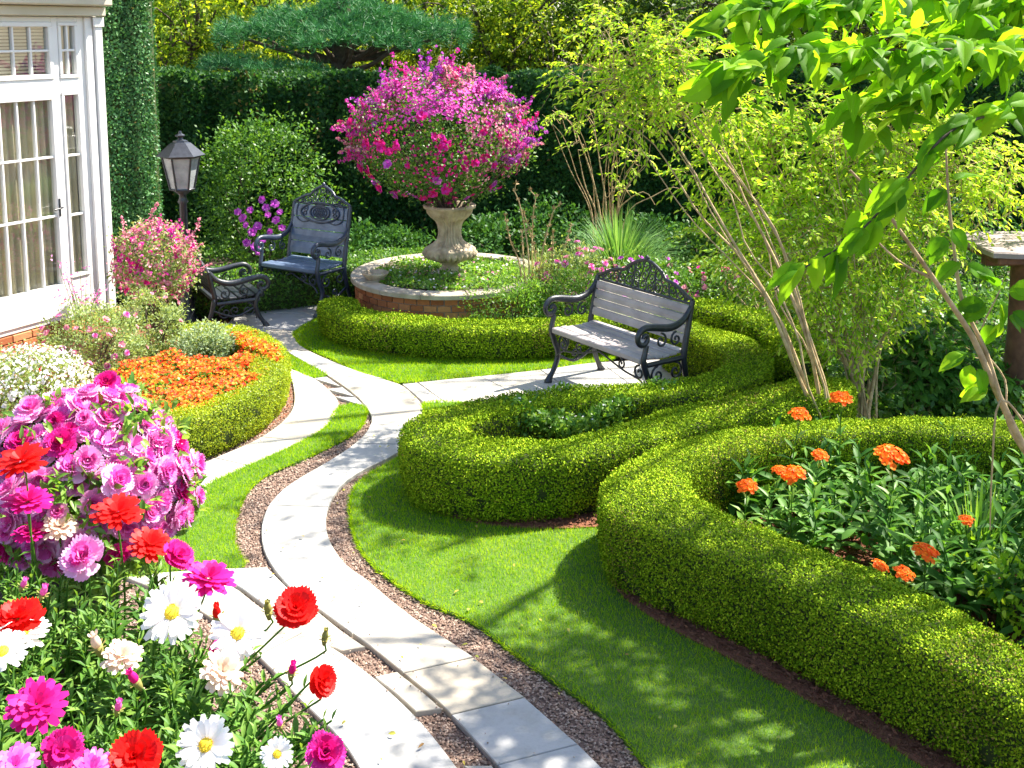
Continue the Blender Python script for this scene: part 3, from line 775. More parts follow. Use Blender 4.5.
# ================================================================ BENCHES
def spiral(c, r, turns=1.4, a0=0, d=1, n=20):
    t = np.linspace(0, 1, n)
    an = a0 + d * t * turns * 2 * pi
    rr = r * (1 - .86 * t)
    return np.c_[c[0] + rr * np.cos(an), c[1] + rr * np.sin(an)]
def bench(name, loc, rz, W, dep, seat_h, arm_h, post_h, peak_h, slats, style, label, iron, wood):
    root = empty(name, loc, rz); tag(root, label, 'bench', 'cast iron garden benches')
    rec = .20
    def by(z): return dep / 2 - .06 + rec * (z - seat_h)
    # local: x width, y depth (front is -y), z up
    for sx in (-1, 1):
        x = sx * W / 2
        f = MB()
        def c3(p, dx=0): p = np.asarray(p, float); return np.c_[np.full(len(p), x + dx), p]
        fy = -dep / 2
        leg = smooth([(fy - .06, .012), (fy - .045, .035), (fy + .01, .12), (fy + .045, .24), (fy + .0, .36), (fy - .03, seat_h), (fy - .015, seat_h + .07), (fy + .0, arm_h - .10)], 26)
        f.tube(c3(leg), np.interp(np.linspace(0, 1, 26), [0, .12, .5, 1], [.03, .021, .026, .02]), 8)
        f.lathe([(.0, 0), (.034, 0), (.036, .012), (.02, .03), (0, .035)], 10, (x, fy - .06, 0))
        rl = smooth([(dep / 2 + .07, .012), (dep / 2 + .05, .04), (dep / 2 - .01, .18), (dep / 2 - .05, .33), (by(seat_h), seat_h), (by(post_h * .8), post_h * .8), (by(post_h), post_h)], 28)
        f.tube(c3(rl), np.interp(np.linspace(0, 1, 28), [0, .1, .5, 1], [.028, .02, .026, .021]), 8)
        f.lathe([(.0, 0), (.034, 0), (.036, .012), (.02, .03), (0, .035)], 10, (x, dep / 2 + .07, 0))
        # arm: from the back post forward, rolling over into a scroll
        arm = smooth([(by(arm_h + .12), arm_h + .13), (by(arm_h) - .06, arm_h + .04), (.02, arm_h), (fy + .06, arm_h + .03), (fy - .03, arm_h + .035), (fy - .085, arm_h - .005), (fy - .09, arm_h - .06), (fy - .045, arm_h - .095), (fy + .0, arm_h - .075), (fy + .01, arm_h - .035), (fy - .025, arm_h - .02), (fy - .04, arm_h - .045)], 44)
        f.tube(c3(arm), np.interp(np.linspace(0, 1, 44), [0, .3, .5, 1], [.018, .026, .024, .014]), 8, flat=1.25)
        # rail, stretcher and scrolls in the side
        f.tube(c3([(fy, seat_h - .03), (dep / 2 - .07, seat_h - .035)]), .02, 6)
        f.tube(c3(smooth([(fy + .04, .22), (0, .14), (dep / 2 - .03, .22)], 14)), .013, 6)
        for cy, cz, r, a0, d in ((fy + .12, seat_h - .13, .075, 1.57, 1), (dep / 2 - .15, seat_h - .13, .075, 1.57, -1), (.0, .2, .05, 4.7, 1), (fy + .15, arm_h - .09, .06, 1.57, -1), (dep / 2 - .15, arm_h - .10, .06, 1.57, 1)):
            s_ = spiral((cy, cz), r, 1.3, a0, d); f.tube(c3(s_), .009, 6)
        f.build('side_frame', iron, root)
    # seat
    s = MB(); ns = 6; g_ = .008; w_ = (dep + .02 - g_ * (ns - 1)) / ns
    for i in range(ns):
        y0 = -dep / 2 - .045 + i * (w_ + g_)
        zz = seat_h + (.0, -.002, -.012, -.016, -.012, -.004)[i]
        dr = -.018 if i == 0 else 0
        s.box((-W / 2 + .022, y0, zz + dr), (W / 2 - .022, y0 + w_, zz + .026), 0, rng.random(), None, .007)
    s.build('seat', wood, root)
    # front apron with scrolls
    a = MB(); fy = -dep / 2 + .01
    a.box((-W / 2 + .02, fy + .0, seat_h - .045), (W / 2 - .02, fy + .022, seat_h - .012), 0, .5, None, .004)
    for k in range(2):
        cx = (-1, 1)[k] * (W / 2 - .10)
        a.tube([(p[0], fy + .011, p[1]) for p in spiral((cx, seat_h - .115), .06, 1.3, 1.57, (-1, 1)[k])], .009, 6)
        a.tube([(p[0], fy + .011, p[1]) for p in spiral((cx * .55, seat_h - .095), .045, 1.3, 1.57, (1, -1)[k])], .008, 6)
        a.tube([(p[0], fy + .011, p[1]) for p in smooth([(cx * 1.2, seat_h - .24), (cx, seat_h - .17), (cx * .6, seat_h - .14), (0, seat_h - .06)], 14)], .008, 6)
    a.build('apron', iron, root)
    # back slats
    def bp(x, z, off=0): return (x, by(z) + off, z)
    b = MB(); zs0, zs1 = slats
    nb = 4 if style == 'slat' else 4
    hh = (zs1 - zs0) / nb
    for i in range(nb):
        z0, z1 = zs0 + i * hh + .006, zs0 + (i + 1) * hh - .006
        V = []
        x0, x1 = -W / 2 + .02, W / 2 - .02
        for xx in (x0, x1):
            for zq, of in ((z0, -.012), (z0, .014), (z1, .014), (z1, -.012), ((z0 + z1) / 2, -.018)): V.append(bp(xx, zq, of))
        b.add(V, [[0, 1, 6, 5], [1, 2, 7, 6], [2, 3, 8, 7], [3, 4, 9, 8], [4, 0, 5, 9]], 0, rng.random(), False)
        b.add([V[k] for k in range(5)], np.arange(5)[None], 0, .5, False); b.add([V[k + 5] for k in range(5)], np.arange(5)[None], 0, .5, False)
    b.build('backrest', wood, root)
    # crest: cast openwork under an ogee outline
    c = MB()
    X = W / 2
    dh = peak_h - post_h
    top = [(-X, post_h), (-X * .9, post_h + .02), (-X * .72, post_h + dh * .30), (-X * .56, post_h + dh * .42), (-X * .44, post_h + dh * .46), (-X * .34, post_h + dh * .68), (-X * .16, post_h + dh * .90), (0, peak_h)]
    top = smooth(top + [(-a, b) for a, b in top[-2::-1]], 60)
    c.tube([bp(p[0], p[1]) for p in top], .015, 8)
    c.tube([bp(-X, zs1 + .012), bp(X, zs1 + .012)], .011, 6)
    def th(x): return np.interp(x, top[:, 0], top[:, 1])
    zb = zs1 + .02
    sp = np.linspace(-.9, .9, 13 if W > .9 else 9) * X
    for k, x in enumerate(sp):
        hgt = th(x) - zb
        if hgt < .04: continue
        sg = 1 if x > 0 else -1
        rows = max(1, int(round(hgt / .085)))
        for r in range(rows):
            rr = min(hgt / rows / 2, X * .085) * 1.0
            zc = zb + hgt * (r + .5) / rows
            c.tube([bp(p[0], p[1]) for p in spiral((x, zc), rr * 1.15, 1.35, (1.57 if (r + k) % 2 else 4.71), sg * (1 if r % 2 else -1), 16)], .0065, 5)
        if k < len(sp) - 1:
            xm = (x + sp[k + 1]) / 2
            c.tube([bp(p[0], p[1]) for p in smooth([(xm, zb - .01), (xm + .015 * sg, zb + (th(xm) - zb) * .35), (xm - .015 * sg, zb + (th(xm) - zb) * .7), (xm, th(xm))], 8)], .006, 5)
    c.lathe([(0, -.01), (.02, 0), (.022, .015), (.01, .03), (.0, .04)], 10, bp(0, peak_h + .005))
    c.build('crest', iron, root)
    if style == 'medallion':
        md = MB(); zc = zs1 - hh * .55
        def ell(rx, rz_, r, n=36):
            t = np.linspace(0, 2 * pi, n); md.tube([bp(rx * cos(q), zc + rz_ * sin(q), -.024) for q in t], r, 6, cap=False)
        # pointed oval, inner oval, trellis
        t = np.linspace(0, 2 * pi, 44)
        md.tube([bp(W * .34 * np.sign(cos(q)) * abs(cos(q)) ** 1.25, zc + hh * .82 * sin(q), -.024) for q in t], .011, 6, cap=False)
        ell(W * .17, hh * .58, .010); ell(W * .12, hh * .42, .006)
        for k in np.linspace(-.7, .7, 5):
            md.tube([bp(W * .10 * k - W * .03, zc - hh * .38 * (1 - .4 * abs(k)), -.022), bp(W * .10 * k + W * .03, zc + hh * .38 * (1 - .4 * abs(k)), -.022)], .005, 5)
            md.tube([bp(W * .10 * k + W * .03, zc - hh * .38 * (1 - .4 * abs(k)), -.022), bp(W * .10 * k - W * .03, zc + hh * .38 * (1 - .4 * abs(k)), -.022)], .005, 5)
        for sg in (-1, 1):
            for dz in (-1, 1):
                md.tube([bp(p[0], p[1], -.022) for p in spiral((sg * W * .26, zc + dz * hh * .18), .035, 1.2, 1.57 * dz, sg, 14)], .006, 5)
                md.tube([bp(p[0], p[1], -.022) for p in smooth([(sg * W * .18, zc + dz * hh * .75), (sg * W * .3, zc + dz * hh * .85), (sg * W * .4, zc + dz * hh * .55), (sg * W * .42, zc)], 12)], .006, 5)
        md.build('medallion', iron, root)
    return root
# right bench
a_, b_, c_ = G(549, 384), G(637, 405), G(597, 377)
ang = R(-54)
ctr = (G(545, 384) + G(597, 377)) / 2
wv = np.array([cos(ang), sin(ang)])
cxy = ctr[:2] + wv * .57 + np.array([.03, .02])
bench('garden_bench', (cxy[0], cxy[1], .036), ang, 1.14, .46, .45, .68, .86, 1.08, (.52, .82), 'slat', 'garden bench with grey timber slats and pierced iron crest, right of centre', M_iron, M_bw)
ang = R(-30)
ctr = (G(259, 313) + G(315, 317)) / 2; dv = np.array([-sin(ang), cos(ang)])
cxy = ctr[:2] + dv * .27 + np.array([.03, 0])
bench('garden_bench', (cxy[0], cxy[1], .036), ang, .78, .48, .47, .72, 1.08, 1.27, (.53, 1.06), 'medallion', 'blue grey bench with an oval medallion on its tall back by the purple flowers', M_ironb, M_blslat)
ang = R(119)
cxy = G(236, 333)[:2] + np.array([cos(ang), sin(ang)]) * .33
bench('garden_bench', (cxy[0], cxy[1], .03), ang, .66, .50, .32, .48, .60, .70, (.37, .57), 'slat', 'black iron bench seen from its end beside the pink flowering shrub, facing right', M_iron, M_iron)

# ================================================================ LAMP
lx, ly, _ = P(187, 300, 11.0)
lamp = empty('lamp_post', (lx, ly, 0)); tag(lamp, 'black lantern on a post before the tall hedge, left of the dark blue bench', 'lamp')
ztp = P(187, 131, 11.0)[2]; zr = P(187, 156, 11.0)[2]; zb_ = P(187, 190, 11.0)[2]
p = MB()
p.lathe([(0, -.03), (.11, -.03), (.11, .05), (.08, .09), (.07, .3), (.05, .36), (.042, .5), (.038, zb_ - .14), (.055, zb_ - .12), (.04, zb_ - .09), (.035, zb_ - .05), (.075, zb_ - .02), (.085, zb_), (0, zb_)], 16, smoothf=True)
p.build('post', M_iron, lamp)
f = MB(); r0, r1 = .115, .185; hz_ = zr - zb_
an6 = np.arange(6) * pi / 3 + .3
for a in an6:
    f.tube([(r0 * cos(a), r0 * sin(a), zb_), (r1 * cos(a), r1 * sin(a), zr)], .010, 6)
for r, z in ((r0, zb_ + .008), (r1, zr - .004)):
    f.tube([(r * cos(a), r * sin(a), z) for a in np.r_[an6, an6[:1]]], .012, 6)
f.build('lantern_frame', M_iron, lamp)
gl = MB()
for a, b in zip(an6, np.roll(an6, -1)):
    gl.add([(r0 * .96 * cos(a), r0 * .96 * sin(a), zb_ + .01), (r0 * .96 * cos(b), r0 * .96 * sin(b), zb_ + .01), (r1 * .96 * cos(b), r1 * .96 * sin(b), zr - .01), (r1 * .96 * cos(a), r1 * .96 * sin(a), zr - .01)], [[0, 1, 2, 3]], 0, .5, False)
gl.build('lantern_glass', M_lampg, lamp)
f = MB(); H = ztp - zr
prof = [(.235, 0), (.24, .01), (.225, .02), (.16, H * .30), (.10, H * .52), (.075, H * .56), (.07, H * .62), (.03, H * .66), (.02, H * .72), (.045, H * .78), (.05, H * .83), (.02, H * .9), (.012, H), (0, H)]
f.lathe([(0, .002)] + prof, 6, (0, 0, zr), M=np.array(Matrix.Rotation(.3, 4, 'Z')), smoothf=False)
f.build('lantern_roof', M_iron, lamp)

# ================================================================ FOUNTAIN BED + URN
uc = G(450, 272, .45)[:2]
fb = empty('fountain_bed', (uc[0], uc[1], 0)); tag(fb, 'round raised brick bed with pale stone coping beneath the urn', 'planter')
Rf = 1.0
fx = .0
m = MB()
m.lathe([(Rf - .10, .0), (Rf - .012, .0), (Rf - .012, .40), (Rf - .10, .40)], 72, (0, 0, 0)); m.build('mortar', M_mortar, fb)
b = MB(); nbk = 46
for r in range(6):
    for k in range(nbk):
        a0 = (k + .5 * (r % 2)) / nbk * 2 * pi + .004; a1 = a0 + 2 * pi / nbk - .012
        V = []
        for a in (a0, a1):
            for rad in (Rf - .03, Rf + .002 + rng.normal(0, .0015)):
                for z in (r * .067 + .004, r * .067 + .062): V.append((rad * cos(a), rad * sin(a), z))
        b.add(V, [[0, 1, 3, 2], [4, 6, 7, 5], [0, 4, 5, 1], [2, 3, 7, 6], [0, 2, 6, 4], [1, 5, 7, 3]], 0, rng.random(), False)
b.build('brick_wall', M_brick, fb)
c = MB(); nc = 14
for k in range(nc):
    a0, a1 = k / nc * 2 * pi + .003, (k + 1) / nc * 2 * pi - .003
    t = np.linspace(a0, a1, 8)
    po = np.vstack([np.c_[np.cos(t), np.sin(t)] * (Rf + .045), np.c_[np.cos(t[::-1]), np.sin(t[::-1])] * (Rf - .15)])
    c.poly(po, .403, .452 + rng.uniform(-.001, .001), 0, rng.random(), .008)
c.build('coping', M_cope, fb)
so_ = MB().lathe([(0, .39), (Rf - .12, .39)], 48); so_.build('soil', M_soil, fb)
urn = empty('stone_urn', (uc[0], uc[1], .39)); tag(urn, 'fluted pale stone urn holding the large magenta flowering bush', 'urn')
ub = MB(); ub.box((-.17, -.17, 0), (.17, .17, .05), 0, .5, None, .01)
ub.lathe([(0, .05), (.15, .05), (.155, .07), (.12, .09), (.085, .12), (.085, .15), (.11, .165)], 32); ub.build('base', M_stone, urn)
prof = [(.11, .165), (.12, .175), (.18, .20), (.255, .235), (.285, .275), (.27, .30), (.275, .315), (.24, .335), (.17, .37), (.13, .41), (.115, .46), (.115, .52), (.125, .58), (.15, .62), (.20, .66), (.235, .70), (.25, .74), (.275, .755), (.28, .78), (.26, .79), (.22, .78), (.2, .7), (0, .68)]
fl = [0, 0, .2, .24, .12, 0, 0, .05, .2, .2, .2, .2, .2, .16, .1, .05, 0, 0, 0, 0, 0, 0, 0]
ub = MB(); ub.lathe(prof, 120, flute=fl, nf=26); ub.build('bowl', M_stone, urn)
# small stone bowl on the coping
sb = P(392, 268, 11.7)
def bowlpos():
    q = G(391, 277, .452); return q
q = bowlpos()
so2 = MB().lathe([(0, 0), (.08, 0), (.085, .015), (.06, .03), (.10, .06), (.135, .10), (.14, .115), (.125, .12), (.1, .08), (0, .07)], 24); o = so2.build('stone_bowl', M_stone); o.location = (uc[0] - .75, uc[1] - .35, .41)
tag(o, 'small mossy stone bowl on the left rim of the round bed', 'bowl')

# ================================================================ timber post with slab roof at right edge
q = P(1016, 300, 8.6)
bt = empty('bird_table', (q[0] + .08, q[1], 0)); tag(bt, 'brown timber post carrying a flat grey slab at the right edge', 'garden post')
zt = P(1000, 245, 8.6)[2]
m = MB(); m.lathe([(0, -.02), (.15, -.02), (.14, .2), (.125, .6), (.13, zt - .15), (.16, zt - .08), (0, zt - .08)], 14); m.build('post', M_post, bt)
m = MB(); m.box((-.42, -.4, zt - .08), (.5, .4, zt - .02), 0, .5, None, .01); m.box((-.36, -.05, zt - .16), (.4, .05, zt - .081), 0, .5, None, .006); m.build('frame', M_post, bt)
m = MB(); m.poly([(-.47, -.42), (-.30, -.46), (.55, -.46), (.55, .45), (-.42, .45), (-.5, .1)], zt - .018, zt + .03, 0, .5, .012); m.build('roof_slab', M_slate, bt)
m = MB(); m.tube([(-.02, 0, zt + .03), (-.025, 0, zt + .2), (-.02, 0, zt + .42)], .022, 8); m.build('finial', M_post, bt)

# ================================================================ PLANT TOOLS
def child(mb, name, mats, root, rel=True):
    o = mb.build(name, mats, root)
    if rel: o.location = -root.location
    return o
def clumps(c, r, n, k, spread=.22, shell=.55, top=True):
    """n points in k clumps spread through an ellipsoid; returns points, outward directions"""
    c = np.asarray(c, float); r = np.asarray(r, float) * np.ones(3)
    d = rdir(k); 
    rad = shell + (1 - shell) * rng.random((k, 1)) ** .5
    cc = d * rad
    j = rng.integers(0, k, n)
    sz = rng.uniform(.6, 1.4, k)[j][:, None] * spread
    p = cc[j] + rng.normal(0, 1, (n, 3)) * sz * np.array([1, 1, .7])
    q = c + p * r
    q[:, 2] = np.maximum(q[:, 2], .02)
    return q, unit(p + 1e-6)
def foliage(mb, c, r, n, L, W, tm=T_DIA, mat=0, k=None, spread=.2, shell=.5, droop=.0, rnd=None):
    k = k or max(6, n // 60)
    p, d = clumps(c, r, n, k, spread, shell)
    ax = unit(d * .6 + rdir(n) * .8 + [0, 0, .25 - droop])
    nr = unit(d * .4 + rdir(n) * .6 + [0, 0, .6])
    mb.leaves(p, ax, nr, rng.uniform(.7, 1.3, n) * L, rng.uniform(.8, 1.2, n) * W, tm, mat, rnd)
def stems(mb, base, tips, r0=.006, r1=.002, mat=0, n=5, bow=.08):
    for t in tips:
        b = np.asarray(base) + np.r_[rng.normal(0, .02, 2), 0]
        m = (b + t) / 2 + np.r_[rng.normal(0, bow, 2), bow * .6]
        mb.tube(smooth([b, m, t], 7), np.linspace(r0, r1, 7), n, mat, rng.random())
ZU = np.array([0, 0, 1.0])
def sprays(L_, T_, p, d, ln, nl, L, W, tm, droop=.35, lm=0, tr=.0025):
    n = len(p); d = unit(d)
    side = unit(np.cross(d, np.array([0, 0, 1.0]) + rng.normal(0, .2, (n, 3))))
    ln = np.broadcast_to(ln, (n,))[:, None]
    for k in range(nl):
        t = (k + .6) / nl
        pos = p + d * ln * t + np.array([0, 0, -1.0]) * droop * ln * t * t
        sg = 1 if k % 2 else -1
        ax = unit(d * (.75 if k < nl - 1 else 1.4) + side * sg * (.8 if k < nl - 1 else .1) + np.array([0, 0, -1.0]) * droop + rng.normal(0, .22, (n, 3)))
        nr = unit(np.array([0, 0, 1.0]) + rng.normal(0, .45, (n, 3)))
        L_.leaves(pos, ax, nr, rng.uniform(.75, 1.2, n) * L, rng.uniform(.8, 1.15, n) * W, tm, lm)
    if T_ is not None:
        q = np.array([p, p + d * ln * .5 - ZU * droop * ln * .25, p + d * ln - ZU * droop * ln])   # 3,n,3
        o1 = side * tr; o2 = np.cross(side, d) * tr
        V = np.stack([q[a] + o * s for a, s in ((0, 1.5), (1, 1), (2, .5)) for o in (o1, -o1 * .5 + o2 * .87, -o1 * .5 - o2 * .87)], 1)  # n,9,3
        F = np.array([[a * 3 + b, a * 3 + (b + 1) % 3, (a + 1) * 3 + (b + 1) % 3, (a + 1) * 3 + b] for a in range(2) for b in range(3)])
        T_.add(V.reshape(-1, 3), ((np.arange(n) * 9)[:, None, None] + F[None]).reshape(-1, 4), 0, np.repeat(rng.random(n), 6))
# flower heads, radius 1, facing +z
def ring(mb, n, tilt, ln, w, z=0, r=.05, mat=0, rnd=None, tm=T_PETAL, jit=.06, ph=None):
    a = np.arange(n) / n * 2 * pi + (rng.uniform(0, 6) if ph is None else ph) + rng.normal(0, jit, n)
    rad = np.c_[np.cos(a), np.sin(a), np.zeros(n)]
    t = tilt + rng.normal(0, jit * 1.5, n); t = t[:, None]; up = np.array([0, 0, 1.0])
    mb.leaves(rad * r + [0, 0, z], rad * np.cos(t) + up * np.sin(t), up * np.cos(t) - rad * np.sin(t), ln * rng.uniform(.9, 1.08, n), w, tm, mat,
              rng.random(n) if rnd is None else np.clip(rnd + rng.normal(0, .12, n), 0, 1))
def mk(fn, name, mats):
    mb = MB(); fn(mb); o = mb.build(name, mats); me = o.data; bpy.data.objects.remove(o); return me
def f_daisy(m):
    ring(m, 20, .08, 1.0, .34, 0, .12); ring(m, 17, .28, .86, .32, .03, .1)
def f_centre(m):
    m.lathe([(.0, -.04), (.24, -.02), (.27, .04), (.22, .11), (.12, .15), (0, .16)], 14)
    n = 70; d = rdir(n); d[:, 2] = abs(d[:, 2]); p = d * [.24, .24, .13] + [0, 0, .03]
    m.leaves(p, unit(d + rdir(n) * .4), rdir(n), .08, .05, T_DIA)
def f_carn(m):
    ring(m, 9, .10, 1.0, .72, 0, .05, tm=T_RUF); ring(m, 8, .34, .90, .66, .02, .05, tm=T_RUF); ring(m, 7, .62, .72, .54, .04, .03, tm=T_RUF); ring(m, 5, .95, .5, .4, .05, .01, tm=T_RUF); ring(m, 5, 1.3, .34, .26, .05, .01, rnd=.2)
def f_zin(m):
    ring(m, 16, .02, 1.0, .40, 0, .1, rnd=.5); ring(m, 15, .2, .85, .38, .04, .08, rnd=.6); ring(m, 13, .42, .66, .34, .08, .05, rnd=.4); ring(m, 10, .75, .42, .26, .12, .03, rnd=.3)
def f_rose(m):
    for i, (n, t, l, w, z) in enumerate([(9, .12, 1.0, .74, 0), (9, .42, .9, .66, .04), (8, .72, .76, .58, .06), (7, .98, .64, .48, .08), (7, 1.15, .52, .38, .1), (6, 1.3, .40, .26, .12)]):
        ring(m, n, t, l, w, z, .05, rnd=(1., .75, .45, .3, .45, .05)[i], jit=.1, tm=T_RUF if i < 4 else T_PETAL)
def f_five(m):
    ring(m, 6, .15, 1.0, .95, 0, .0); ring(m, 5, .6, .7, .7, .05, .0)
def f_bud(m):
    m.lathe([(0, -.3), (.2, -.2), (.34, .1), (.32, .4), (.2, .75), (.08, .95), (0, 1)], 9)
    ring(m, 7, 1.2, .55, .3, .5, .1)
def f_calyx(m):
    m.lathe([(0, -.75), (.12, -.7), (.22, -.35), (.26, -.05), (.2, 0)], 10)
    ring(m, 8, .4, .35, .16, -.1, .18)
def f_umbel(m):
    # flat cluster of little florets
    n = 46; k = np.arange(n); r = np.sqrt((k + .5) / n); a = k * 2.39996
    P_ = np.c_[r * np.cos(a), r * np.sin(a), .30 * (1 - r ** 2)] + rng.normal(0, .07, (n, 3)) 
    for p in P_:
        nn = unit(np.array([p[0] * .8, p[1] * .8, 1]))
        q = MB(); ring(q, 6, .3, .25, .27, 0, .0); ring(q, 4, 1.0, .14, .16, .02, .0)
        x = unit(np.cross(nn, [0, 1, .1])); y = np.cross(nn, x); M = np.eye(4); M[:3, 0] = x; M[:3, 1] = y; M[:3, 2] = nn; M[:3, 3] = p
        q.xform(M)
        b = m.n
        for V, L_, C_, M_, R_, S_ in zip(q.V, q.L, q.C, q.M, q.Rn, q.S):
            m.V.append(V); m.L.append(L_ + b); m.C.append(C_); m.M.append(M_); m.Rn.append(R_); m.S.append(S_)
        m.n += q.n
def place(me, name, root, pos, nrm, sc, rel=None):
    o = bpy.data.objects.new(name, me); COL.objects.link(o); o.parent = root
    q = Vector(nrm).to_track_quat('Z', 'Y')
    o.rotation_euler = (q.to_matrix() @ Matrix.Rotation(rng.uniform(0, 6.28), 3, 'Z')).to_euler()
    base = Vector(root.location) if root else Vector((0, 0, 0))
    o.location = Vector(pos) - base; o.scale = (sc, sc, sc) if np.isscalar(sc) else sc
    return o

# ================================================================ BACK TREES
def tree(name, label, base, h, blobs, nleaf, L, mat, bark, r0=.14, group=None, limbs=True):
    root = empty(name, base); tag(root, label, 'tree', group)
    T = MB(); base = np.array(base, float)
    topc = np.mean([b[0] for b in blobs], 0)
    tr = smooth([base - [0, 0, .05], base + [rng.normal(0, .05), 0, h * .35], base + [(topc[0] - base[0]) * .5, (topc[1] - base[1]) * .5, h * .7], base + [(topc[0] - base[0]) * .8, 0, h]], 14)
    T.tube(tr, np.linspace(r0, r0 * .3, 14), 8); child(T, 'trunk', bark, root)
    Lb = MB(); Cr = MB()
    tot = sum(np.prod(b[1]) if np.ndim(b[1]) else b[1] ** 3 for b in blobs)
    for c, r in blobs:
        k = rng.integers(3, 11); s = tr[k]
        Lb.tube(smooth([s, (s + c) / 2 + rng.normal(0, .15, 3), c], 9), np.linspace(r0 * .4, r0 * .08, 9), 6)
        for _ in range(7):
            e = np.asarray(c) + (rdir(1)[0] + [0, -.6, -.1]) * r * .8
            Lb.tube(smooth([s * .4 + np.asarray(c) * .6, (np.asarray(c) + e) / 2 + rng.normal(0, .06, 3), e], 7), np.linspace(r0 * .22, r0 * .05, 7), 5)
        rr = np.prod(r) if np.ndim(r) else r ** 3
        n = int(nleaf * (rr / tot)) + 50
        foliage(Cr, c, r, n, L, L * .55, T_DIA, 0, k=max(10, n // 38), spread=.085, shell=.2, droop=.3)
    child(Lb, 'limb', bark, root); child(Cr, 'crown', mat, root)
    return root
back = [
 # px, D, px-crown list (px, py, r m), label, mat
 (190, 20.5, 'sunlit yellow green tree behind the ivy wall', M_wood_l, [(160, 40, 1.5), (230, 60, 1.1), (200, 0, 1.6), (270, 20, 1.4)]),
 (262, 24, 'golden leaved tree left of the dark pine, behind the tall hedge', M_wood_l, [(250, 60, 1.6), (300, 30, 1.7), (290, -20, 1.8), (330, 75, 1.0)]),
 (420, 23, 'yellow green tree with forked dark limbs right of the pine', M_wood_l, [(400, 60, 1.3), (450, 20, 1.7), (400, -10, 1.6), (480, 60, 1.4)]),
 (510, 21, 'bright green broadleaved tree behind the flowering urn', M_wood_l, [(500, 40, 1.4), (550, 10, 1.6), (540, 70, 1.1), (470, 0, 1.4)]),
 (610, 22, 'dense mid green tree behind the leaning lime shrub', M_wood_d, [(590, 50, 1.5), (640, 10, 1.7), (640, 80, 1.2), (570, -10, 1.5)]),
 (720, 21, 'dark green tree with thin pale twigs above the hedge centre right', M_wood_d, [(700, 50, 1.5), (760, 20, 1.6), (740, 80, 1.2), (690, -10, 1.5)]),
 (850, 22, 'broad dark tree behind the lime green shrubs', M_wood_d, [(830, 50, 1.8), (890, 20, 1.8), (850, -20, 1.7), (800, 80, 1.1)]),
 (980, 21, 'green tree at the far right behind the overhanging branch', M_wood_l, [(960, 50, 1.7), (1030, 30, 1.8), (940, -10, 1.6), (1010, 90, 1.2)]),
]
for px, D, lab, mt, bl in back:
    q = P(px, 200, D); base = (q[0], D, 0)
    blobs = [(P(a, b, D + rng.uniform(-.8, .8)), r) for a, b, r in bl]
    tree('broadleaf_tree', lab, base, 5.0, blobs, 12500, .10, mt, M_bark, .13, 'trees behind the tall hedge')
# far wood closing the view
wd = MB()
for k in range(60):
    x = rng.uniform(-24, 24); y = rng.uniform(29, 36)
    foliage(wd, (x, y, rng.uniform(1, 8)), (3.2, 2.5, 2.6), 2100, .26, .16, T_DIA, 0, k=50, spread=.12, shell=.2)
tag(wd.build('far_wood', M_wood_d), 'far dense wood filling the gaps behind the garden trees', 'wood', kind='stuff')
# pine
pb_ = P(342, 200, 18.2)
pine = empty('pine_tree', (pb_[0], pb_[1], 0)); tag(pine, 'flat layered blue green pine rising over the tall hedge', 'pine tree')
T = MB(); pt = np.array([P(342, y, 18.2) for y in (75, 45, 10, -40)]); pt = np.vstack([[pb_[0], pb_[1], -.1], pt])
T.tube(smooth(pt, 20), np.linspace(.26, .12, 20), 10); child(T, 'trunk', M_bark, pine)
Lb = MB(); Nd = MB()
def pad(px0, px1, py, D0, thick, nt, dens=1.0, sag=6):
    n = int(nt * .72)
    x = rng.uniform(px0, px1, n); mid = (px0 + px1) / 2
    y = py + ((x - mid) / ((px1 - px0) / 2)) ** 2 * sag + rng.normal(0, thick, n)
    D = D0 + rng.uniform(-1.0, 1.0, n)
    p = np.array([P(a, b, c) for a, b, c in zip(x, y, D)])
    out = unit(np.c_[(x - 342) / 60, rng.normal(0, .5, n), rng.uniform(.1, .7, n)])
    for _ in range(16):
        ax = unit(out * .5 + rdir(n) * .8 + [0, 0, .3])
        Nd.leaves(p, ax, rdir(n), rng.uniform(.10, .20, n), .011, T_TRI)
for a in [(215, 300, 30, 18, 6, 500), (255, 345, 17, 18.4, 6, 520), (330, 420, 18, 18.2, 6, 520), (390, 468, 28, 18, 6, 480), (300, 400, 32, 17.6, 5, 420), (240, 330, 70, 17.6, 4, 420), (200, 262, 62, 18, 4, 260), (320, 380, 2, 18.4, 6, 300), (290, 420, 48 - 8, 17.4, 4, 300)]:
    pad(*a)
    ex = (a[0] + a[1]) / 2
    for fx in (.15, .5, .85):
        e = P(a[0] + (a[1] - a[0]) * fx, a[2] + 3, a[3]); s = P(342, min(72, a[2] + 32), 18.2)
        Lb.tube(smooth([s, (s + e) / 2 + [0, 0, -.12 + rng.normal(0, .05)], e], 10), np.linspace(.06, .018, 10), 6)
child(Lb, 'limb', M_bark, pine); child(Nd, 'needles', M_pine, pine)

# ivy covered wall beside the house
hedge('ivy_wall', [(-5.3, 11.85), (-4.6, 11.8), (-3.93, 11.8)], [(-5.3, 13.0), (-4.6, 13.0), (-4.1, 13.0)], 4.3, 'tall ivy covered wall end beside the white house', M_ivy, lsz=.036, dens=4600, wav=.12, core_in=.06, taper=(0, .4))
bpy.context.scene.objects['ivy_wall']['category'] = 'ivy wall'

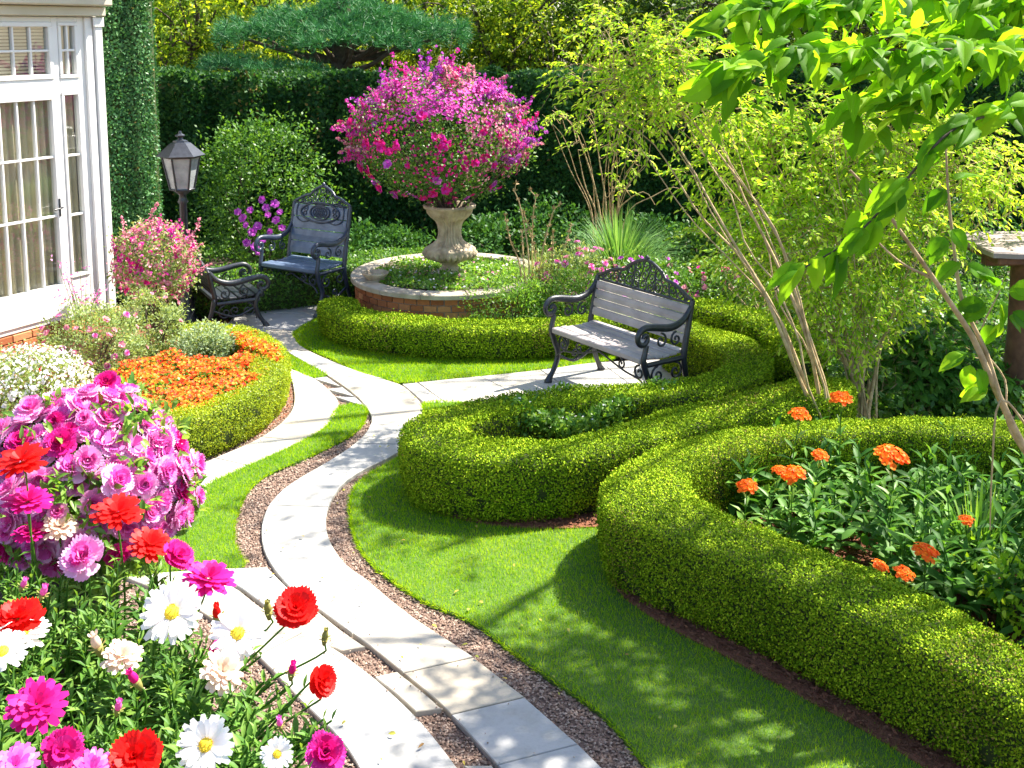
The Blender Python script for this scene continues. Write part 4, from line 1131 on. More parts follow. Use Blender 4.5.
# ================================================================ SHRUBS AND BEDS AT THE BACK
def bush(name, label, cat, c, r, n, L, W, mat, k=None, tm=T_DIA, group=None, fl=None, spread=.2, shell=.5, stem=8, kind=None, droop=0):
    c = np.asarray(c, float); r = np.asarray(r, float) * np.ones(3)
    root = empty(name, (c[0], c[1], 0)); tag(root, label, cat, group, kind)
    F = MB(); foliage(F, c, r, n, L, W, tm, 0, k, spread, shell, droop); child(F, 'foliage', mat, root)
    if stem:
        S = MB(); tips = [c + rdir(1)[0] * r * .6 for _ in range(stem)]
        stems(S, (c[0], c[1], 0), tips, .012, .004, 0, 5, r[0] * .12); child(S, 'stem', M_bark, root)
    if fl:
        for me, nm, nf, sz, lo_, hi_ in fl:
            d = rdir(nf * 4); d = d[(d[:, 2] > lo_) & (d[:, 2] < hi_)]
            d = d[np.argsort(d[:, 1])][:int(nf * 1.5)]; d = d[rng.permutation(len(d))[:nf]]
            for q in d: place(me, nm, root, c + q * r * rng.uniform(.92, 1.12), unit(q + rng.normal(0, .3, 3) + [0, 0, .2]), sz * rng.uniform(.8, 1.2))
    return root
FL_purp = mk(f_five, 'purple_flower', [M_purp]); FL_hot = mk(f_five, 'hot_pink_flower', [M_hot]); FL_pale = mk(f_five, 'pale_flower', [M_pale]); FL_white = mk(f_five, 'white_flower', [M_white]); FL_or = mk(f_five, 'orange_flower', [M_or2])
FL_rose = mk(f_rose, 'rose_flower', [M_rose]); FL_rose2 = mk(f_rose, 'rose_flower', [M_pink]); FL_rmag = mk(f_rose, 'rose_flower', [M_mag])
c = P(262, 215, 13.4)
bush('broadleaf_shrub', 'large mid green shrub with purple blooms behind the dark blue bench', 'shrub', (c[0], 13.5, .95), (.85, .6, .98), 9000, .055, .03, M_green, k=220, spread=.13, stem=10)
sh = bpy.data.objects[[o.name for o in scene.objects if o.name.startswith('broadleaf_shrub')][-1]]
for px, py in [(250, 210), (262, 200), (275, 204), (246, 225), (252, 232), (258, 226), (268, 215), (276, 220), (247, 243), (255, 247), (263, 240), (270, 232), (280, 212), (243, 218), (259, 252), (282, 228), (266, 208), (238, 212)]:
    place(FL_purp, 'flower', sh, P(px, py, 12.75 + rng.uniform(-.05, .1)), (rng.normal(0, .3), -1, .5), .05 * rng.uniform(.8, 1.2))
hcol = [(-3.2, 14.2, 1.5, 1.1), (-1.6, 14.6, 1.0, .9)]
low = [(345, 235, 13.6, .5, .55, M_deep, 'low dark shrub between the dark blue bench and the urn'), (385, 232, 13.8, .5, .45, M_deep, 'spreading dark shrub directly left of the urn foot'),
       (500, 222, 13.6, .5, .6, M_deep, 'dark leafy shrub in shade right of the urn'), (550, 215, 14.0, .5, .75, M_deep, 'dark shrub behind the dry seed stalks'),
       (640, 215, 14.0, .6, .6, M_deep, 'dark shrub behind the tufted grass'), (700, 225, 14.0, .6, .5, M_green, 'mid green shrub behind the purple flower carpet'),
       (770, 215, 14.0, .8, .7, M_deep, 'deep green shrub beyond the small far hedge'), (860, 215, 13.5, .9, .8, M_green, 'leafy shrub in the back corner beyond the lime shrubs'), (960, 215, 13, .9, .9, M_deep, 'dark shrub in the far right corner beyond the timber post'),
       (170, 245, 12.9, .3, .5, M_deep, 'narrow dark shrub at the foot of the ivy wall')]
for px, py, D, rx, h, mt, lab in low:
    q = P(px, py, D)
    bush('dark_shrub', lab, 'shrub', (q[0], D, h * .5), (rx, .5, h * .6), 2600, .07, .035, mt, k=60, stem=5, spread=.18, tm=T_DIA)
# ground cover carpets
def carpet(name, label, poly, z0, dz, n, L, W, mat, fl=None, tm=T_DIA, cat='ground cover', bump=.06, up=.5, flz=.02):
    p = randin(poly, n)
    zb2 = np.sin(p[:, 0] * 9 + 1) * np.sin(p[:, 1] * 8) * bump + np.sin(p[:, 0] * 23) * np.sin(p[:, 1] * 19 + 2) * bump * .5
    hgt = z0 + zb2 + dz * rng.random(len(p)) ** .6
    m = MB(); nn = len(p)
    m.leaves(np.c_[p, hgt], unit(rdir(nn) + [0, 0, up]), unit(rdir(nn) * .8 + [0, 0, 1]), rng.uniform(.7, 1.3, nn) * L, rng.uniform(.8, 1.2, nn) * W, tm, 0)
    mats = [mat]
    if fl:
        for i, (fm, nf, sz) in enumerate(fl):
            mats.append(fm); q = randin(poly, nf)
            zb2 = np.sin(q[:, 0] * 9 + 1) * np.sin(q[:, 1] * 8) * bump + np.sin(q[:, 0] * 23) * np.sin(q[:, 1] * 19 + 2) * bump * .5
            q3 = np.c_[q, z0 + zb2 + dz + rng.uniform(-.03, flz, len(q))]
            rn = rng.random(len(q)); nr0 = unit(rdir(len(q)) * .5 + [0, -.2, 1])
            t1 = unit(np.cross(nr0, rdir(len(q)))); t2 = np.cross(nr0, t1)
            for k in range(5):
                a = k * 2 * pi / 5
                m.leaves(q3, t1 * cos(a) + t2 * sin(a) + nr0 * .25, nr0, sz, sz * .85, T_DIA, i + 1, rn)
    return tag(m.build(name, mats), label, cat, kind='stuff')
an = np.linspace(0, 2 * pi, 40, endpoint=False)
carpet('ground_cover', 'low leafy ground cover with pale specks filling the brick fountain bed', np.c_[uc[0] + .82 * np.cos(an), uc[1] + .82 * np.sin(an)], .40, .07, 5200, .04, .026, M_greenb, [(M_pale, 70, .018), (M_white, 120, .016)], bump=.02)
carpet('ground_cover', 'green carpet of leaves between the tall hedge and the brick bed', GP([(120, 262), (330, 268), (345, 256), (430, 245), (520, 250), (560, 300), (640, 300), (800, 300), (1020, 330), (1020, 240), (560, 228), (300, 232), (150, 236)]), .0, .14, 32000, .06, .035, M_green, None, bump=.05)
carpet('flower_carpet', 'carpet of small purple flowers in the shade behind the bench crest', GP([(640, 246), (740, 250), (735, 232), (650, 228)], .1), .1, .14, 2600, .05, .03, M_deep, [(M_purp, 260, .026)])
carpet('ground_cover', 'leafy carpet under the lime shrubs behind the wide hedge', GP([(800, 300), (1200, 310), (1300, 430), (700, 430), (760, 390), (830, 360)]), .0, .16, 16000, .07, .04, M_green, None, bump=.06)
# urn planting
ucx, ucy = uc
bc = np.array([P(440, 138, ucy)[0], ucy, P(440, 138, ucy)[2]])
rr_ = None
ub_ = empty('flowering_bush', (ucx, ucy, 1.15)); tag(ub_, 'huge domed magenta and pink flowering bush growing in the stone urn', 'bush')
F = MB()
rr = np.array([.93, .85, .66])
foliage(F, bc, rr, 15000, .035, .022, T_DIA, 0, k=420, spread=.10, shell=.55)
F.V = [np.where((v[:, 2:3] < 1.16), np.c_[v[:, :2] , np.full(len(v), 1.16) + rng.uniform(0, .05, len(v))], v) for v in F.V]
child(F, 'foliage', M_green, ub_)
S = MB(); stems(S, (ucx, ucy, 1.05), [bc + d * rr * .8 for d in rdir(26)], .012, .004, 0, 5, .08); child(S, 'stem', M_bark, ub_)
def spike_mesh(mat_):
    m = MB(); n = 30
    t = rng.uniform(.1, 1, n); cv = lambda q: np.c_[.32 * q ** 2.2, .06 * np.sin(q * 5), q * (1 - .12 * q)]
    p = cv(t) + np.c_[rng.normal(0, .05, (n, 2)) * (1.25 - t)[:, None], rng.normal(0, .02, n)]
    for k in range(4):
        m.leaves(p, unit(rdir(n) + [.2, 0, .3]), rdir(n), .085 * (1.3 - .6 * t), .065, T_DIA, 0, rng.random(n))
    m.leaves(cv(rng.uniform(0, .6, 14)), unit(rdir(14) + [0, 0, .5]), rdir(14), .12, .05, T_DIA, 1)
    m.tube(cv(np.linspace(0, 1, 8)), np.linspace(.012, .004, 8), 4, 1)
    o = m.build('spike', [mat_, M_stem]); me = o.data; bpy.data.objects.remove(o); return me
SPK = [spike_mesh(M_urnp), spike_mesh(M_hot), spike_mesh(M_pale), spike_mesh(M_purp)]
k = 0
while k < 96:
    a = rng.uniform(-.35, pi + .35); y = rng.uniform(-.75, .5)
    d = unit(np.array([cos(a), y, sin(a)]))
    if d[2] < -.05 and abs(d[0]) < .8: continue
    place(SPK[int(rng.choice(4, p=[.38, .17, .2, .25]))], 'flower_spike', ub_, bc + d * rr * .80, unit(d + rng.normal(0, .12, 3) + [0, 0, .15]), rng.uniform(.20, .46) * (1.1 if d[2] > .6 else 1))
    k += 1
k = 0
while k < 99:
    d = rdir(1)[0]
    if d[1] > .25 or d[2] > .45: continue
    p_ = bc + d * rr * rng.uniform(.94, 1.06); p_[2] = max(p_[2], 1.12)
    place(FL_hot if rng.random() < .75 else FL_purp, 'flower', ub_, p_, unit(d + rng.normal(0, .25, 3)), .046 * rng.uniform(.7, 1.3)); k += 1
bl_ = MB(); n = 26000
d = rdir(n); d = d[(d[:, 2] > -.75)]; n = len(d); w = rng.random(n)
# blossoms gather in drifts
dr = np.sin(d[:, 0] * 5 + 1.3) * np.sin(d[:, 2] * 6 + d[:, 1] * 3) + rng.normal(0, .5, n)
d = d[dr > .15]; n = len(d)
p_ = bc + d * rr * rng.uniform(.9, 1.06, (n, 1)); p_[:, 2] = np.maximum(p_[:, 2], 1.12)
t1 = unit(np.cross(d, rdir(n))); t2 = np.cross(d, t1); mi = np.where(d[:, 2] > .1, 0, 1)
for sel, mi_ in ((d[:, 2] > .35, 0), ((d[:, 2] <= .35) & (rng.random(n) < .14), 1), ((d[:, 0] > .3) & (d[:, 2] < .5) & (rng.random(n) < .3), 2)):
    for k in range(4):
        a = k * pi / 2; bl_.leaves(p_[sel], (t1 * cos(a) + t2 * sin(a) + d * .3)[sel], d[sel], .018, .017, T_DIA, mi_, rng.random(sel.sum()))
o = child(bl_, 'blossom', [M_urnp, M_hot, M_pale], ub_); o['kind'] = 'stuff'
# tufted grass, straw seed heads
def tuft(name, label, base, h, spread, n, mat, w=.008, cat='ornamental grass', bend=.5):
    root = empty(name, tuple(base)); tag(root, label, cat)
    m = MB(); base = np.asarray(base, float)
    a = rng.uniform(0, 2 * pi, n); out = np.c_[np.cos(a), np.sin(a), np.zeros(n)]
    L_ = h * rng.uniform(.6, 1.1, n); s_ = spread * rng.uniform(.1, 1, n)
    K_ = 5; t = np.linspace(0, 1, K_)
    side = np.cross(out, [0, 0, 1.0])
    pts = base + out[:, None] * (.04 + s_[:, None, None] * (t ** 1.6)[None, :, None]) + np.array([0, 0, 1.0]) * (L_[:, None, None] * (t - bend * t ** 3 * (s_ / spread)[:, None])[..., None] if False else (L_[:, None] * (t[None] - bend * t[None] ** 3 * (s_ / spread)[:, None]))[..., None])
    wv_ = w * (1 - t ** 2 * .95)[None, :, None]
    V = np.stack([pts - side[:, None] * wv_ / 2, pts + side[:, None] * wv_ / 2], 2).reshape(n, -1, 3)
    F = np.array([[2 * i, 2 * i + 1, 2 * i + 3, 2 * i + 2] for i in range(K_ - 1)])
    m.add(V.reshape(-1, 3), ((np.arange(n) * 2 * K_)[:, None, None] + F[None]).reshape(-1, 4), 0, np.repeat(rng.random(n), K_ - 1))
    child(m, 'blades', mat, root); return root
q = P(620, 240, 11.6); tuft('grass_tuft', 'large arching tuft of green grass behind the slatted bench', (q[0], 11.7, .0), 1.15, .80, 1000, M_tuft, .018, bend=.4)
q = P(540, 290, 11.0); tuft('grass_tuft', 'pale yellow green upright grass clump right of the brick bed', (q[0], 11.0, 0), .85, .32, 420, M_greenp, .010, bend=.25)
sd_ = empty('seed_stalks', (P(530, 300, 10.9)[0], 10.9, 0)); tag(sd_, 'tall dry straw coloured seed stalks beside the round brick bed', 'dry plant')
S = MB(); SL = MB()
for pts in [[(530, 300), (528, 250), (520, 205), (512, 186), (516, 184)], [(533, 300), (532, 250), (533, 215), (536, 196), (530, 190)], [(524, 300), (519, 262), (510, 240), (505, 215)], [(538, 300), (542, 255), (549, 225), (556, 205), (560, 205)], [(536, 300), (536, 262), (530, 232), (524, 214)], [(545, 300), (552, 262), (553, 232)], [(528, 300), (524, 270), (522, 232)], [(550, 300), (560, 262), (567, 240), (571, 226)]]:
    w = smooth([P(a, b, 10.9 + rng.normal(0, .05)) for a, b in pts], 12); SL = MB(); SL.tube(w, np.linspace(.010, .005, 12), 5, 0, rng.random())
    sel = w[6:]
    for _ in range(10): SL.leaves(sel + rng.normal(0, .008, sel.shape), unit(rdir(len(sel)) + [0, 0, 1]), rdir(len(sel)), .035, .014, T_DIA)
    child(SL, 'stalk', M_straw, sd_)
fl_p = lambda n, s: [(FL_hot, 'flower', n, s, -.3, 1.0)]
q = P(575, 275, 10.9); bush('flowering_perennial', 'airy clump with small pink flowers left of the slatted bench', 'flowering plant', (q[0] , 10.9, .42), (.42, .35, .42), 3000, .045, .016, M_greenp, fl=[(FL_pale, 'flower', 34, .032, -.2, 1.0), (FL_rose, 'flower', 26, .034, -.2, 1)], k=90, spread=.16)
q = P(510, 300, 10.4); bush('green_shrub', 'fine leaved green shrub spilling over the right of the brick bed', 'shrub', (q[0], 10.35, .30), (.42, .25, .36), 4200, .04, .014, M_greenb, k=120, spread=.16)
q = P(570, 290, 10.4); bush('green_shrub', 'fine leaved green shrub beside the left arm of the slatted bench', 'shrub', (q[0], 10.45, .32), (.45, .25, .36), 4000, .04, .014, M_green, k=120, spread=.16)
q = P(640, 275, 11.2); bush('flowering_perennial', 'leafy clump with pink flowers directly behind the bench crest', 'flowering plant', (q[0], 11.0, .36), (.6, .3, .36), 3600, .05, .018, M_green, fl=[(FL_pale, 'flower', 16, .03, -.2, 1.0), (FL_purp, 'flower', 24, .032, -.2, 1)], k=90, spread=.17)
q = P(715, 285, 10.6); bush('flowering_perennial', 'low plants with pink flowers at the right end of the bench crest', 'flowering plant', (q[0], 10.8, .3), (.5, .3, .32), 2600, .045, .02, M_green, fl=[(FL_pale, 'flower', 18, .03, 0, 1.0), (FL_hot, 'flower', 8, .028, 0, 1)], k=70, spread=.18)

# ================================================================ LEFT BED
q = P(157, 290, 10.3)
pr_ = bush('flowering_shrub', 'pink flowering shrub with upright spires by the house corner', 'flowering shrub', (P(155, 262, 10.3)[0], 10.3, P(155, 262, 10.3)[2]), (.38, .34, .38), 5200, .032, .02, M_greenp, k=150, spread=.13, fl=[(FL_hot, 'flower', 34, .03, -.6, .9), (FL_pale, 'flower', 30, .026, -.4, 1)], stem=12)
m = MB(); d = rdir(1300); p_ = np.array([P(155, 262, 10.3)[0], 10.3, P(155, 262, 10.3)[2]]) + d * .38 * rng.uniform(.85, 1.12, (1300, 1)); m.leaves(p_, rdir(1300), unit(d + rdir(1300) * .5), .03, .026, T_DIA, (rng.random(1) > 2).astype(int)[0]); m.leaves(p_[:500] + .01, rdir(500), unit(d[:500] + rdir(500) * .5), .03, .026, T_DIA, 1)
o = child(m, 'blossom', [M_pale, M_hot], pr_); o['kind'] = 'stuff'
for px, py, h_ in [(151, 232, .32), (130, 240, .26), (172, 244, .26), (190, 246, .3), (186, 262, .26), (120, 255, .22), (160, 238, .24), (142, 244, .22), (178, 256, .22), (198, 275, .2)]:
    b0 = P(px, py, 10.1); dd_ = unit(np.array([(px - 155) * .014, -.1, 1]))
    place(SPK[2] if px % 4 else SPK[0], 'flower_spike', pr_, b0, dd_, h_)
def bpx(px, py, D): return P(px, py, D)
bush('green_shrub', 'soft green mound dotted with pink flowers in front of the glass doors', 'shrub', (P(92, 345, 8.9)[0], 8.9, P(92, 345, 8.9)[2]), (.42, .36, .36), 7000, .028, .014, M_greenp, k=240, spread=.12, fl=[(FL_pale, 'flower', 26, .028, -.4, 1), (FL_rose, 'flower', 10, .03, -.5, .8)])
bush('green_shrub', 'upright light green plant between the pink shrub and the orange bedding', 'shrub', (P(150, 325, 9.4)[0], 9.4, P(150, 328, 9.4)[2]), (.30, .26, .36), 5000, .028, .013, M_greenp, k=170, spread=.12, fl=[(FL_pale, 'flower', 14, .022, 0, 1)])
bush('silver_plant', 'rounded silvery green plant inside the curl of the sunlit hedge', 'plant', (P(206, 345, 9.2)[0], 9.2, .28), (.26, .25, .2), 4200, .026, .016, M_silver, k=140, spread=.14)
bush('white_flowering_plant', 'bushy plant thick with tiny white flowers at the left edge', 'flowering plant', (P(28, 385, 7.6)[0], 7.6, P(28, 385, 7.6)[2] - .03), (.42, .36, .28), 6500, .024, .016, M_greenp, k=220, spread=.13, fl=[(FL_white, 'flower', 90, .018, -.2, 1)])
wp = [o for o in scene.objects if o.name.startswith('white_flowering_plant')][-1]; cW = np.array([P(28, 385, 7.6)[0], 7.6, P(28, 385, 7.6)[2] - .03])
m = MB(); d = rdir(1500); d[:, 2] = abs(d[:, 2]); p_ = cW + d * [.44, .38, .30] * rng.uniform(.85, 1.08, (1500, 1)); m.leaves(p_, rdir(1500), unit(d + rdir(1500) * .5), .022, .02, T_DIA)
o = child(m, 'blossom', M_white, wp); o['kind'] = 'stuff'
bush('red_flowering_plant', 'low plant with red flowers against the brick foot of the house', 'flowering plant', (P(22, 350, 8.6)[0], 8.6, .22), (.38, .2, .22), 2200, .028, .016, M_greenp, k=60, fl=[(mk(f_five, 'red_flower', [M_red]), 'flower', 30, .026, 0, 1)])
ws = empty('wispy_flower', (P(88, 330, 9.4)[0], 9.4, 0)); tag(ws, 'wispy stems with tiny mauve flowers against the white door', 'flowering plant')
S = MB(); SL = MB()
for k in range(16):
    px = rng.uniform(55, 112); py = rng.uniform(262, 300)
    w = smooth([P(85 + (px - 85) * .3, 330, 9.4), P((px + 85) / 2, 305, 9.4), P(px, py, 9.3)], 9); S.tube(w, np.linspace(.004, .0015, 9), 4)
    pt_ = w[5:][rng.integers(0, 4, 12)] + rng.normal(0, .022, (12, 3)); SL.leaves(pt_, rdir(12), rdir(12), .026, .018, T_DIA)
child(S, 'stem', M_stem, ws); child(SL, 'blossom', M_rose, ws)
ob = GP([(60, 420), (84, 389), (134, 370), (165, 358), (190, 362), (225, 362), (240, 352), (230, 340), (255, 338), (280, 352), (276, 368), (255, 388), (228, 404), (187, 417), (130, 432), (60, 450)], .3)
carpet('bedding_flowers', 'dense mass of orange and yellow bedding flowers behind the sunlit hedge', smooth(ob, 80, True), .27, .07, 14000, .030, .02, M_greenb, [(M_or2, 6800, .016), (M_red, 500, .015)], cat='bedding flowers', bump=.035)
ob2 = GP([(238, 334), (265, 342), (283, 356), (276, 362), (255, 350), (236, 342)], .38)
carpet('bedding_flowers', 'orange flowers creeping over the top of the sunlit hedge', ob2, .34, .04, 900, .025, .016, M_box2, [(M_or2, 420, .015)], cat='bedding flowers', bump=.01)
# loop bed ground cover
lb = GP([(484, 424), (500, 414), (540, 409), (600, 405), (650, 400), (680, 402), (660, 412), (620, 424), (585, 434), (540, 434), (505, 432)], .3)
carpet('ground_cover', 'bright leafy ground cover inside the looping hedge', smooth(lb, 60, True), .14, .28, 7500, .04, .025, M_greenb, [(M_white, 130, .009)], bump=.05, up=.9)

# ================================================================ LIME SHRUBS, RIGHT OF CENTRE
def lime(name, label, base, D, stem_px, blobs, mat, nsp=110, L=.048, W=.022, r0=.022, cat='shrub', bark=M_barkl, tm=T_LEAF):
    root = empty(name, (base[0], base[1], 0)); tag(root, label, cat)
    S = MB(); tips = []
    for pts in stem_px:
        w = [np.array([base[0] + rng.normal(0, .05), base[1] + rng.normal(0, .05), -.02])] + [P(a, b, D + (c if True else 0)) for a, b, c in pts]
        w = smooth(w, 22); S.tube(w, np.linspace(r0, r0 * .22, 22), 7, 0, rng.random()); tips.append(w[8:])
    tips = np.vstack(tips)
    Lf = MB()
    for pts in (list(stem_px) * 2)[:-2]:
        dx, dy_ = rng.normal(0, 10), rng.normal(0, .12)
        w = [np.array([base[0] + rng.normal(0, .08), base[1] + rng.normal(0, .08), -.02])] + [P(a + dx * (i + 1) / len(pts) * 2.2 + rng.normal(0, 3), b + rng.normal(0, 4), D + c + dy_) for i, (a, b, c) in enumerate(pts)]
        w = smooth(w, 22); S.tube(w, np.linspace(r0 * .6, r0 * .12, 22), 6, 0, rng.random())
    for a, b, dd, r in blobs:
        c = P(a, b, D + dd); n = int(nsp * (r / .4) ** 2)
        q = c + rdir(n) * r * rng.random((n, 1)) ** .4 * [1, 1, .8]
        sprays(Lf, S, q, unit((q - c) * 1.2 + rdir(n) * r * .8 + [-.05, -.05, .05]), rng.uniform(.14, .28, n), 8, L, W, tm, .5)
        for _ in range(6):
            k = np.argmin(((tips - c) ** 2).sum(1) + rng.random(len(tips)) * .15); e = c + rdir(1)[0] * r * .7
            S.tube(smooth([tips[k], (tips[k] + e) / 2 + rng.normal(0, .05, 3), e], 8), np.linspace(r0 * .3, .003, 8), 5, 0, rng.random())
    child(S, 'stem', bark, root); child(Lf, 'crown', mat, root)
    return root
bA = G(832, 450)
lime('lime_shrub', 'lime green shrub leaning far left on long pale stems above the bench', bA, 7.45,
  [[(800, 380, 0), (785, 342, 0), (760, 285, .1), (735, 245, .2), (709, 200, .3), (690, 165, .5), (655, 115, .7), (625, 85, .8), (600, 70, 1)],
   [(828, 400, 0), (812, 345, 0), (795, 292, .1), (775, 230, .2), (735, 175, .4), (700, 130, .5), (665, 95, .7), (640, 70, .8)],
   [(806, 385, .1), (780, 320, .2), (745, 262, .3), (700, 215, .4), (672, 170, .5), (650, 140, .6), (625, 125, .7)],
   [(810, 350, 0), (780, 270, .2), (745, 200, .4), (720, 140, .5), (690, 90, .7), (680, 50, .8)]],
  [(582, 72, 1, .22), (612, 28, 1, .24), (640, 48, .9, .25), (662, 32, .9, .22), (600, 92, 1, .22), (632, 90, .9, .30), (665, 78, .8, .32), (700, 60, .8, .32), (640, 122, .7, .22), (690, 105, .6, .28), (725, 100, .6, .30), (650, 62, .9, .3)],
  M_lime, nsp=94, L=.054, W=.024, r0=.016)
bB = G(865, 440)
lime('lime_shrub', 'broad sunlit lime green shrub with many upright stems filling the right centre', bB, 8.3,
  [[(860, 340, 0), (862, 260, 0), (850, 180, .1), (840, 120, .2)], [(880, 350, 0), (900, 290, .1), (925, 230, .2), (945, 170, .3)], [(850, 350, 0), (830, 280, 0), (800, 210, .1), (770, 150, .3)],
   [(868, 340, .1), (880, 270, .2), (885, 200, .2), (890, 130, .3)], [(845, 360, -.1), (815, 310, -.1), (785, 250, 0), (750, 200, .2)], [(872, 360, .2), (905, 310, .3), (950, 260, .5), (990, 210, .6)], [(858, 350, .1), (850, 280, .1), (830, 220, .1), (820, 160, .3)]],
  [(720, 170, .3, .34), (745, 135, .4, .34), (770, 110, .5, .32), (740, 225, .2, .34), (765, 185, .2, .36), (800, 150, .3, .36), (835, 125, .4, .36), (790, 225, 0, .36), (825, 190, .2, .36), (860, 160, .3, .36), (895, 130, .4, .36), (765, 265, .1, .30), (810, 270, -.1, .32),
   (855, 230, 0, .34), (890, 200, .1, .36), (925, 165, .3, .36), (840, 300, -.2, .28), (880, 270, -.1, .32), (915, 240, 0, .32), (955, 200, .3, .34), (870, 330, -.2, .24), (835, 345, -.2, .2), (930, 120, .5, .36), (975, 150, .5, .36), (1010, 180, .6, .34), (905, 300, 0, .24), (800, 315, .1, .24)],
  M_lime, nsp=112, L=.055, W=.026, r0=.016)
bC = P(605, 250, 12.6)
lime('bare_shrub', 'thin twiggy shrub with sparse leaves between the magenta bush and the lime shrub', (bC[0], 12.6, 0), 12.6,
  [[(600, 215, 0), (590, 170, 0), (575, 130, 0), (560, 112, 0)], [(606, 215, 0), (600, 165, 0), (594, 125, 0)], [(612, 215, 0), (612, 170, 0), (620, 130, 0), (624, 110, 0)], [(616, 220, 0), (622, 185, 0), (636, 160, 0), (640, 150, 0)], [(598, 220, 0), (585, 185, 0), (578, 150, 0)], [(614, 220, 0), (628, 200, 0), (645, 192, 0), (655, 205, 0)]],
  [(560, 112, 0, .14), (590, 118, 0, .18), (622, 112, 0, .18), (612, 150, 0, .16), (635, 160, 0, .18), (578, 145, 0, .12), (620, 185, 0, .14)], M_lime, nsp=44, L=.06, W=.028, r0=.018)
bD = G(925, 428)
lime('broadleaf_shrub', 'dark glossy leaved shrub in shade between the lime shrub and the timber post', bD, 8.7,
  [[(915, 370, 0), (905, 340, 0)], [(930, 370, 0), (935, 330, 0)], [(940, 380, 0), (960, 350, 0)]],
  [(915, 395, -.1, .34), (945, 395, -.1, .34), (900, 365, 0, .3), (935, 360, 0, .34), (962, 370, 0, .3), (925, 335, .1, .26), (975, 400, 0, .3), (890, 405, 0, .24)], M_bed, nsp=84, L=.11, W=.05, tm=T_LEAF)
bE = G(775, 350)
lime('leafy_shrub', 'soft green low shrub at the foot of the leaning lime shrub', bE, 10.0, [[(775, 330, 0)], [(765, 325, 0)]],
  [(735, 270, .5, .3), (765, 300, .3, .34), (760, 250, .8, .36), (795, 335, 0, .3), (790, 290, .3, .34)], M_greenb, nsp=80, L=.055, W=.026)
bF = G(870, 425)
lime('leafy_shrub', 'low mid green leafy plant under the upright stems of the broad lime shrub', bF, 8.4, [[(865, 400, 0)], [(880, 400, 0)]], [(845, 400, 0, .2), (870, 395, 0, .22), (895, 400, .1, .22), (860, 375, .2, .2), (885, 370, .2, .2)], M_greenb, nsp=100, L=.06, W=.03)
# leaning sapling at the right edge, close
bS = np.array([2.75, 4.7, 0.0])
sp = empty('sapling', tuple(bS)); tag(sp, 'leaning sapling with a bare pale stem and a few broad leaves at the right edge', 'sapling')
S = MB(); Lf = MB()
w1 = smooth([bS, P(1085, 560, 4.75), P(1020, 440, 4.75), P(985, 365, 4.7), P(972, 336, 4.7), P(934, 279, 4.6), P(896, 225, 4.5), P(878, 200, 4.5), P(850, 170, 4.5)], 40)
S.tube(w1, np.r_[np.linspace(.026, .016, 20), np.linspace(.016, .005, 20)], 9)
w2 = smooth([P(1000, 398, 4.7), P(985, 350, 4.72), P(962, 300, 4.75), P(953, 240, 4.8), P(948, 190, 4.8), P(945, 130, 4.8)], 24); S.tube(w2, np.linspace(.012, .004, 24), 7)
w3 = smooth([P(1060, 500, 4.75), P(1010, 430, 4.8), P(1005, 380, 4.9), P(980, 340, 4.9), P(1000, 290, 4.9)], 24); S.tube(w3, np.linspace(.008, .003, 24), 6)
w4 = smooth([P(1030, 430, 4.7), P(1000, 400, 4.6), P(992, 470, 4.6), P(990, 530, 4.7)], 18); S.tube(w4, np.linspace(.006, .003, 18), 6)
w5 = smooth([P(934, 279, 4.6), P(900, 262, 4.6), P(868, 232, 4.6)], 10); S.tube(w5, np.linspace(.008, .003, 10), 6)
for a, b, ax_ in [(958, 265, (-.8, 0, -.5)), (968, 262, (.7, 0, -.4)), (985, 305, (-.7, 0, -.5)), (1000, 300, (.3, 0, -.8)), (1010, 315, (.8, 0, -.5)), (998, 285, (-.3, 0, .6)), (1012, 290, (.8, 0, .2)), (965, 355, (-.7, 0, -.4)), (975, 365, (.2, 0, -.9)), (985, 390, (-.8, 0, -.2)), (940, 240, (-.6, 0, -.6)), (950, 232, (.8, 0, -.3)), (946, 190, (-.6, 0, -.5)), (955, 180, (.7, 0, .2)), (1000, 325, (-.2, 0, -.9))]:
    n = 2; q = P(a, b, 4.7)[None] + rng.normal(0, .01, (n, 3))
    Lf.leaves(q, unit(np.array([ax_]) + rng.normal(0, .2, (n, 3))), unit(np.array([[0, -.5, 1.0]]) + rng.normal(0, .4, (n, 3))), rng.uniform(.10, .15, n), .075, T_BIG)
child(S, 'stem', M_barkl, sp); child(Lf, 'leaves', M_shade, sp)

